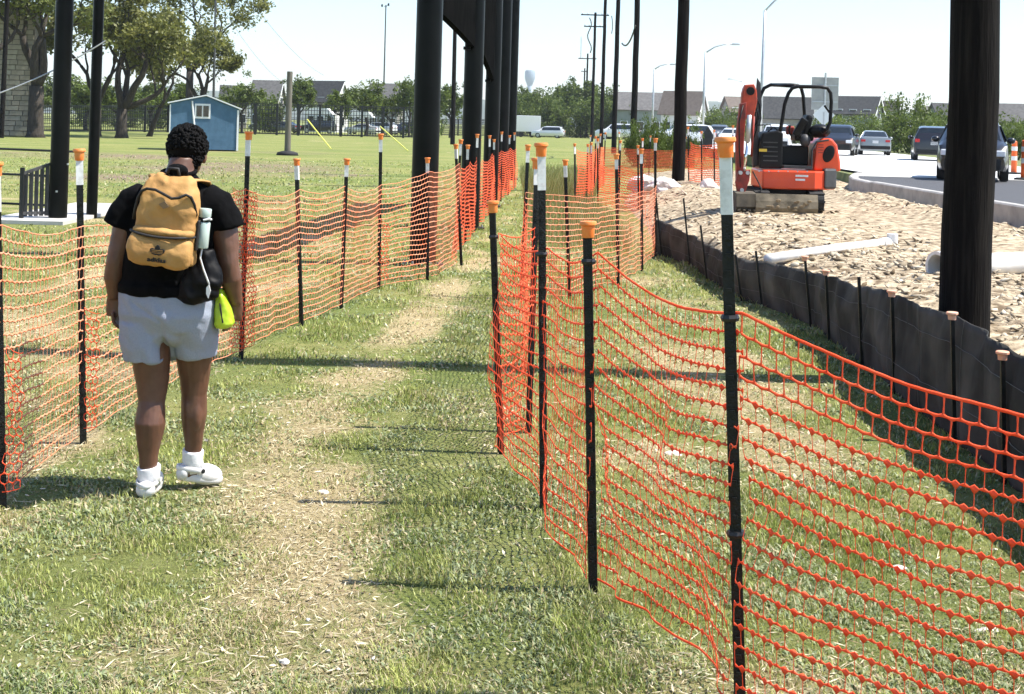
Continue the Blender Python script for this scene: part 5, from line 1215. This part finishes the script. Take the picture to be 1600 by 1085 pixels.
# legs
limb([(-.115, 0, .88), (-.108, -.01, .70), (-.092, -.015, .53), (-.09, -.03, .44), (-.092, -.05, .34), (-.09, -.055, .20), (-.088, -.05, .09)], [.112, .102, .078, .064, .073, .046, .039])
limb([(.075, .0, .88), (.083, .05, .70), (.085, .085, .54), (.085, .085, .46), (.087, .085, .36), (.083, .105, .22), (.080, .118, .11)], [.110, .096, .072, .060, .062, .043, .037])
b.tube([(-.088, -.07, .06), (-.095, .05, .05), (-.1, .14, .03)], [.04, .045, .035], 10)
b.tube([(.05, .10, .08), (.12, .15, .05), (.175, .185, .035)], [.036, .042, .033], 10)
for (x, y, z) in ((-.112, -.062, .37), (-.068, -.064, .35), (.068, .056, .39), (.106, .056, .37)): b.ell((x, y, z), (.030, .034, .085), 12, 10)
bm_ = remesh(b, 'body', .0052, 3)
v = get_v(bm_); nn = get_n(bm_); v += nn*((vnoise(v[:, 0]*16+v[:, 1]*9, v[:, 2]*9, 91, 3)-.5)*.009*(v[:, 2] < 1.5))[:, None]; set_v(bm_, v)
body = link('body', bm_, M_skin, pe, smooth=True)
for s_ in (-1, 1):
    MB().ell(HC+Vector((s_*.03, .088, -.005)), (.012, .010, .009), 10, 8).build('eye', M_white, pe, smooth=True)
# hair: close curls
hb = MB(); hb.ell(HC+Vector((0, -.014, .032)), (.092, .108, .100), 24, 16, hr); hb.ell(HC+Vector((0, -.040, -.028)), (.078, .062, .06), 20, 12)
rs = random.Random(5)
for i in range(900):
    a = rs.random()*6.283; t = math.acos(1-1.5*rs.random()); d_ = Vector((math.sin(t)*math.cos(a), math.sin(t)*math.sin(a), math.cos(t)))
    if d_.y > .75 and d_.z < .4: continue
    p = HC+Vector((0, -.014, .032))+hr@Vector((d_.x*.094, d_.y*.110, d_.z*.104)); r_ = rs.uniform(.004, .011); hb.ell(p, (r_, r_, r_), 6, 4)
for i in range(260):
    a = rs.random()*6.283; t = math.acos(-.9+1.2*rs.random()); d_ = Vector((math.sin(t)*math.cos(a), math.sin(t)*math.sin(a), math.cos(t)))
    if d_.y > .1: continue
    p = HC+Vector((0, -.040, -.028))+Vector((d_.x*.079, d_.y*.063, d_.z*.061)); r_ = rs.uniform(.004, .009); hb.ell(p, (r_, r_, r_), 6, 4)
hm = hb.mesh('hair'); link('hair', hm, M_hair, pe, smooth=True)
# shirt
b = MB()
b.rings([((x, y, z), rx+.014, ry+.02) for (x, y, z), rx, ry in [((-.025, -.01, .955), .226, .172), ((-.025, -.008, 1.0), .228, .172)]+[t for t in torso if 1.01 < t[0][2] < 1.5]]+[((-.004, .04, 1.525), .078, .082)], 40)
b.tube([(-.15, 0, 1.40), (-.205, 0, 1.375), (-.245, -.008, 1.31), (-.266, -.012, 1.262)], [.085, .086, .080, .082], 20)
b.tube([(.13, 0, 1.40), (.195, 0, 1.375), (.235, -.008, 1.31), (.252, -.012, 1.262)], [.085, .086, .080, .082], 20)
sm = remesh(b, 'shirt', .009, 4)
v = get_v(sm); nn = get_n(sm); v += nn*((vnoise(v[:, 0]*16+v[:, 1]*5, v[:, 2]*11, 7, 3)-.5)*.022)[:, None]; set_v(sm, v)
link('shirt', sm, M_shirt, pe, smooth=True)
link('collar', MB().tube([(-.006+.078*math.cos(a*.3927), .034+.08*math.sin(a*.3927), 1.53+.012*math.sin(a*.3927)) for a in range(17)], .011, 8).mesh('collar'), M_shirt, pe, smooth=True)
# shorts
b = MB()
b.rings([((-.025, 0, 1.01), .218, .160), ((-.025, -.01, .95), .232, .178), ((-.026, -.018, .86), .234, .186), ((-.024, -.004, .79), .22, .165), ((-.02, .01, .76), .18, .12)], 40)
b.rings([((-.128, -.005, .82), .125, .165), ((-.124, -.012, .74), .122, .15), ((-.118, -.016, .69), .116, .140), ((-.112, -.016, .632), .112, .128)], 32)
b.rings([((.078, .01, .82), .125, .165), ((.086, .04, .74), .114, .145), ((.092, .055, .70), .106, .134), ((.096, .07, .645), .098, .122)], 32)
b.ell((-.02, -.02, .775), (.11, .15, .075), 20, 12)
sm = remesh(b, 'shorts', .009, 3)
v = get_v(sm); nn = get_n(sm); fold = (vnoise(v[:, 0]*9+v[:, 2]*7, v[:, 2]*5-v[:, 0]*6, 17, 3)-.5)*.030+(vnoise(v[:, 0]*26, v[:, 2]*6, 19, 2)-.5)*.012*np.clip((.85-v[:, 2])*6, 0, 1)
crease = -.008*np.exp(-((v[:, 0]+.02)/.016)**2)*(v[:, 1] < 0)*np.clip((1.0-v[:, 2])*5, 0, 1)-.028*np.exp(-((v[:, 0]+.012)/.018)**2)*(v[:, 1] < .02)*np.clip((.79-v[:, 2])*12, 0, 1)
diag = -.009*np.exp(-((v[:, 2]-.845+(v[:, 0]+.02)*.55)/.010)**2)*(v[:, 1] < 0)*(v[:, 0] < -.02)*(v[:, 0] > -.17)
v += nn*(fold+crease+diag)[:, None]; set_v(sm, v)
link('shorts', sm, M_short, pe, smooth=True)
# socks and clogs
def sock(p): link('sock', MB().tube([Vector(q) for q, r in p], [r for q, r in p], 16).mesh('sock'), M_sock, pe, smooth=True)
sock([((-.09, -.054, .14), .054), ((-.089, -.053, .132), .056), ((-.088, -.052, .10), .052), ((-.09, -.045, .06), .055)])
sock([((.083, .110, .185), .049), ((.082, .111, .177), .052), ((.08, .118, .13), .049), ((.085, .125, .08), .052)])
def clog(heel, toe, lift, tilt):
    heel, toe = Vector(heel), Vector(toe); u = (toe-heel).normalized(); sd = u.cross(Vector((0, 0, 1))).normalized(); up = sd.cross(u); L = (toe-heel).length
    o = empty('clog', heel); o.parent = pe
    sole = MB(); poly = []
    for i in range(28):
        a = 2*math.pi*i/28; x = math.cos(a); w_ = (.047+.010*x)*math.sin(a); poly.append((L/2+L*.54*x, w_))
    v_ = []; 
    for h, s_ in ((0, .93), (.012, 1), (.03, 1.0), (.036, .96)):
        for (x, y) in poly: q = u*((x-L/2)*s_+L/2)+sd*(y*s_)+up*h; v_.append(q)
    n = 28; f = [(j*n+i, j*n+(i+1) % n, j*n+n+(i+1) % n, j*n+n+i) for j in range(3) for i in range(n)]+[tuple(range(n-1, -1, -1)), tuple(3*n+i for i in range(n))]
    sole.add(v_, f).build('sole', M_shoe, o, smooth=True)
    R3 = Matrix((u, sd, up)).transposed()
    up_ = MB().ell(u*(L*.62)+up*.036, (L*.40, .053, .052), 20, 12, R3)
    up_.ell(u*(L*.08)+up*.036, (L*.14, .046, .04), 16, 10, R3)
    me = remesh(up_, 'upper', .006, 2); link('upper', me, M_shoe, o, smooth=True)
    pts = [u*(L*.45+L*.53*math.cos(a)*1.0-L*.1*0)*1+sd*(.056*math.sin(a))+up*(.06+.018*0) for a in [math.pi/2+math.pi*i/12 for i in range(13)]]
    MB().tube(pts, [(.004, .012)]*13, 8).build('heel_strap', M_shoe, o, smooth=True)
    for s_ in (-1, 1): MB().ell(u*(L*.45)+sd*s_*.056+up*.06, (.012, .006, .012), 10, 6, R3).build('strap_rivet', M_dark, o)
clog((-.088, -.125, .006), (-.105, .165, .006), 0, 0)
clog((.018, .085, .045), (.20, .19, .006), 0, 0)

# backpack worn on the back
PT = Matrix.Rotation(R(5.2), 3, 'Y')
bo = Vector((-.004, -.155, 1.118)); bk = empty('backpack', (PX+bo.x, PY+bo.y, bo.z)); tag(bk, 'mustard canvas backpack with dark zips worn by the walker', 'backpack')
bk.rotation_euler = (R(4), R(5.2), 0)
M_must = mat('mustard_canvas', (.37, .185, .05), (.50, .275, .085), rough=.75, scale=7, bump=.25, bscale=26, contrast=(.3, .7))
M_zip = mat('zip_black', (.012, .010, .009), rough=.7)
def pack_shape(levels, n=44, pw=.55, wr=.010, seed=3):
    mb = MB(); mb.rings([((cx, cy, z), rx, ry) for z, rx, ry, cx, cy in levels], n, True, pw); me = remesh(mb, 'pack', .008, 5)
    v = get_v(me); nn = get_n(me); w_ = (vnoise(v[:, 0]*13+v[:, 2]*4+seed, v[:, 2]*10-v[:, 0]*3, seed, 3)-.5)*wr*3.8
    w_ += (np.abs(vnoise(v[:, 0]*9+v[:, 2]*9, v[:, 2]*6+seed, seed+3, 2)-.5)-.15)*-wr*2.6
    v += nn*w_[:, None]; set_v(me, v); return me
me = pack_shape([(.0, .125, .05, 0, -.07), (.012, .145, .075, 0, -.075), (.06, .153, .085, 0, -.08), (.16, .150, .088, 0, -.08), (.27, .142, .082, 0, -.078), (.345, .130, .072, 0, -.07), (.395, .108, .056, 0, -.058), (.42, .075, .035, 0, -.045)], seed=3)
link('main_bag', me, M_must, bk, smooth=True)
me = pack_shape([(.005, .12, .03, 0, -.155), (.018, .138, .05, 0, -.158), (.07, .144, .060, 0, -.155), (.125, .140, .052, 0, -.148), (.148, .13, .03, 0, -.14)], seed=9, wr=.008)
fp_ = link('front_pocket', me, M_must, bk, smooth=True)
me = pack_shape([(.150, .136, .045, 0, -.13), (.16, .142, .056, 0, -.132), (.172, .14, .056, 0, -.13), (.182, .13, .042, 0, -.125)], seed=5, wr=.006); link('zip_flap', me, M_must, bk, smooth=True)
def onback(x, z, y): return Vector((x, y, z))
MB().tube([onback(x, .150-.004*math.cos(x*20), -.198+(abs(x)/.15)**4*.07) for x in np.linspace(-.146, .146, 21)], [(.009, .006)]*21, 8).build('pocket_zip', M_zip, bk, smooth=True)
arc = [(-.148, .20), (-.143, .25), (-.133, .30), (-.117, .335), (-.09, .352), (-.05, .352), (-.01, .338), (.03, .322), (.06, .328), (.09, .345), (.112, .335), (.128, .30), (.139, .25)]
MB().tube([onback(x, z, -.155-.012*(1-(x/.15)**2)+max(0, (abs(x)-.1))*1.0+max(0, z-.32)*.35) for x, z in arc], [(.007, .006)]*len(arc), 8).build('main_zip', M_zip, bk, smooth=True)
MB().prism([(-.024, .292), (0, .272), (.024, .285), (.002, .308)], -.176, -.168, 'y').build('diamond_patch', mat('patch_brown', (.20, .12, .06), (.26, .16, .08), rough=.6), bk)
# three-leaf emblem with stripes and a line of lettering below
em = MB()
def leaf(cx, cz, ang, L, W_):
    pts = []
    for i in range(16):
        a = 2*math.pi*i/16; x = W_*math.sin(a)*(1 if True else 0); z = L*.5*(1-math.cos(a)); w_ = x*(1-.35*abs(z/L-.5)); pts.append((cx+w_*math.cos(ang)+z*math.sin(ang), cz-w_*math.sin(ang)+z*math.cos(ang)))
    return pts
for a_, L in ((R(-52), .040), (0, .044), (R(52), .040)): em.prism(leaf(.002, .070, a_, L, .0125), -.221, -.212, 'y')
em.build('emblem', M_zip, fp_)
for i in range(3): MB().box((.002, -.2215, .077+i*.0065), (.05, .003, .0022)).build('emblem_stripe', M_must, fp_)
cu = bpy.data.curves.new('lettering', 'FONT'); cu.body = 'adidas'; cu.size = .034; cu.align_x = 'CENTER'; cu.extrude = .003; cu.offset = .0008
to = bpy.data.objects.new('lettering', cu); COL.objects.link(to); dg = bpy.context.evaluated_depsgraph_get(); dg.update()
tme = bpy.data.meshes.new_from_object(to.evaluated_get(dg)); bpy.data.objects.remove(to)
lo = link('lettering', tme, M_zip, fp_); lo.rotation_euler = (R(90), 0, 0); lo.location = (.002, -.216, .036); lo.scale = (1.0, .8, 1)
# straps over the shoulders, grab loop
for s_ in (-1, 1):
    pts = [(s_*.07-.005, -.05, .392), (s_*.09-.012, .02, .392), (s_*.105-.02, .09, .385), (s_*.125-.025, .19, .37), (s_*.135-.03, .30, .28), (s_*.15-.03, .32, .12), (s_*.18-.02, .2, .03), (s_*.15, 0, .03)]
    MB().tube(pts, [(.026, .007)]*8, 8).build('shoulder_strap', M_must, bk, smooth=True)
MB().tube([(-.03, -.05, .405), (-.02, -.055, .445), (.02, -.055, .445), (.03, -.05, .405)], .008, 8).build('grab_loop', M_zip, bk, smooth=True)
MB().ell((.01, -.02, .435), (.05, .035, .03), 14, 8).build('hood_pad', M_shirt, bk, smooth=True)
MB().box((.152, -.07, .16), (.012, .12, .14)).build('side_pocket', M_zip, bk, bevel=.005)
# bottle in the side pocket
bt = empty('water_bottle', (PX+.178, PY-.24, 1.255)); bt.rotation_euler = (0, R(4), 0); tag(bt, 'pale green bottle tucked in the backpack side pocket', 'bottle')
M_bot = mat('bottle_pale', (.42, .52, .47), (.5, .58, .53), rough=.3, scale=9)
MB().lathe([(.026, -.06), (.029, -.055), (.029, .055), (.026, .06)], (0, 0, 0), 18).build('flask', M_bot, bt, auto=40)
MB().lathe([(.022, .06), (.022, .082)], (0, 0, 0), 14).build('neck_band', M_dark, bt); MB().lathe([(.027, .082), (.029, .086), (.029, .118), (.026, .122)], (0, 0, 0), 18).build('lid', M_bot, bt, auto=40)
MB().tube([(.0, -.024, .07), (.026, -.02, .078), (.03, 0, .074)], .006, 6).build('carry_loop', M_plate, bt)
# lanyard
ly = empty('lanyard', (PX+.182, PY-.24, 1.20)); tag(ly, 'white cord with tag dangling from the backpack side', 'lanyard')
MB().tube([(0, 0, .03), (-.012, -.01, -.05), (.004, -.01, -.10), (.025, -.005, -.155), (.03, 0, -.17)], .0042, 6).build('cord', M_plate, ly, smooth=True)
MB().prism([(.02, -.185), (.032, -.17), (.04, -.20), (.03, -.235), (.02, -.215)], -.012, -.004, 'y').build('tag', M_plate, ly)
# black rain jacket bundled at the right hip
jb = MB(); jb.rings([((.085, -.17, .925), .05, .04), ((.10, -.18, .96), .095, .055), ((.125, -.175, 1.03), .095, .06), ((.135, -.16, 1.10), .075, .05), ((.135, -.15, 1.18), .035, .03)], 24)
jm = remesh(jb, 'jacket', .007, 2); v = get_v(jm); nn = get_n(jm); v += nn*((vnoise(v[:, 0]*22, v[:, 2]*18+v[:, 0]*9, 41, 2)-.5)*.024)[:, None]; set_v(jm, v)
jo = link('rain_jacket', jm, mat('nylon_black', (.004, .004, .0045), rough=.5, spec=.12), smooth=True); jo.location = (PX+.035, PY+.02, 0); tag(jo, 'glossy black bundled jacket hanging at the right hip', 'jacket')
# lime pouch in the right hand
lp = empty('lime_pouch', (PX+.235, PY-.02, .80)); tag(lp, 'lime green pouch carried in the right hand', 'pouch')
M_lime = mat('lime_fabric', (.36, .52, .012), (.46, .62, .04), rough=.4, scale=9)
pm_ = MB().rings([((.008, 0, 0), .035, .045), ((.008, 0, .02), .046, .06), ((.0, 0, .09), .038, .062), ((-.006, 0, .15), .022, .055), ((-.012, 0, .185), .008, .035)], 20, True, .7)
pmm = remesh(pm_, 'shell', .006, 2); v = get_v(pmm); nn = get_n(pmm); v += nn*((vnoise(v[:, 0]*30, v[:, 2]*22+v[:, 1]*20, 43, 2)-.5)*.012)[:, None]; set_v(pmm, v)
link('shell', pmm, M_lime, lp, smooth=True); MB().tube([(-.012, -.045, .16), (.0, -.062, .1), (.012, -.06, .03)], .0045, 6).build('seam', M_zip, lp)

# ------------------------------------------------------------------ summer haze
hz = MB().box((0, 2050, 68), (8600, 4400, 150)).build('haze', None); tag(hz, 'thin pale summer haze filling the distance', 'haze', kind='stuff')
hm_ = bpy.data.materials.new('haze_air'); hm_.use_nodes = True; nt = hm_.node_tree; nt.nodes.clear()
pv = nt.nodes.new('ShaderNodeVolumePrincipled'); pv.inputs['Color'].default_value = (.88, .93, 1, 1); pv.inputs['Density'].default_value = .00016; pv.inputs['Anisotropy'].default_value = .2
om = nt.nodes.new('ShaderNodeOutputMaterial'); nt.links.new(pv.outputs[0], om.inputs['Volume']); hz.data.materials.append(hm_)
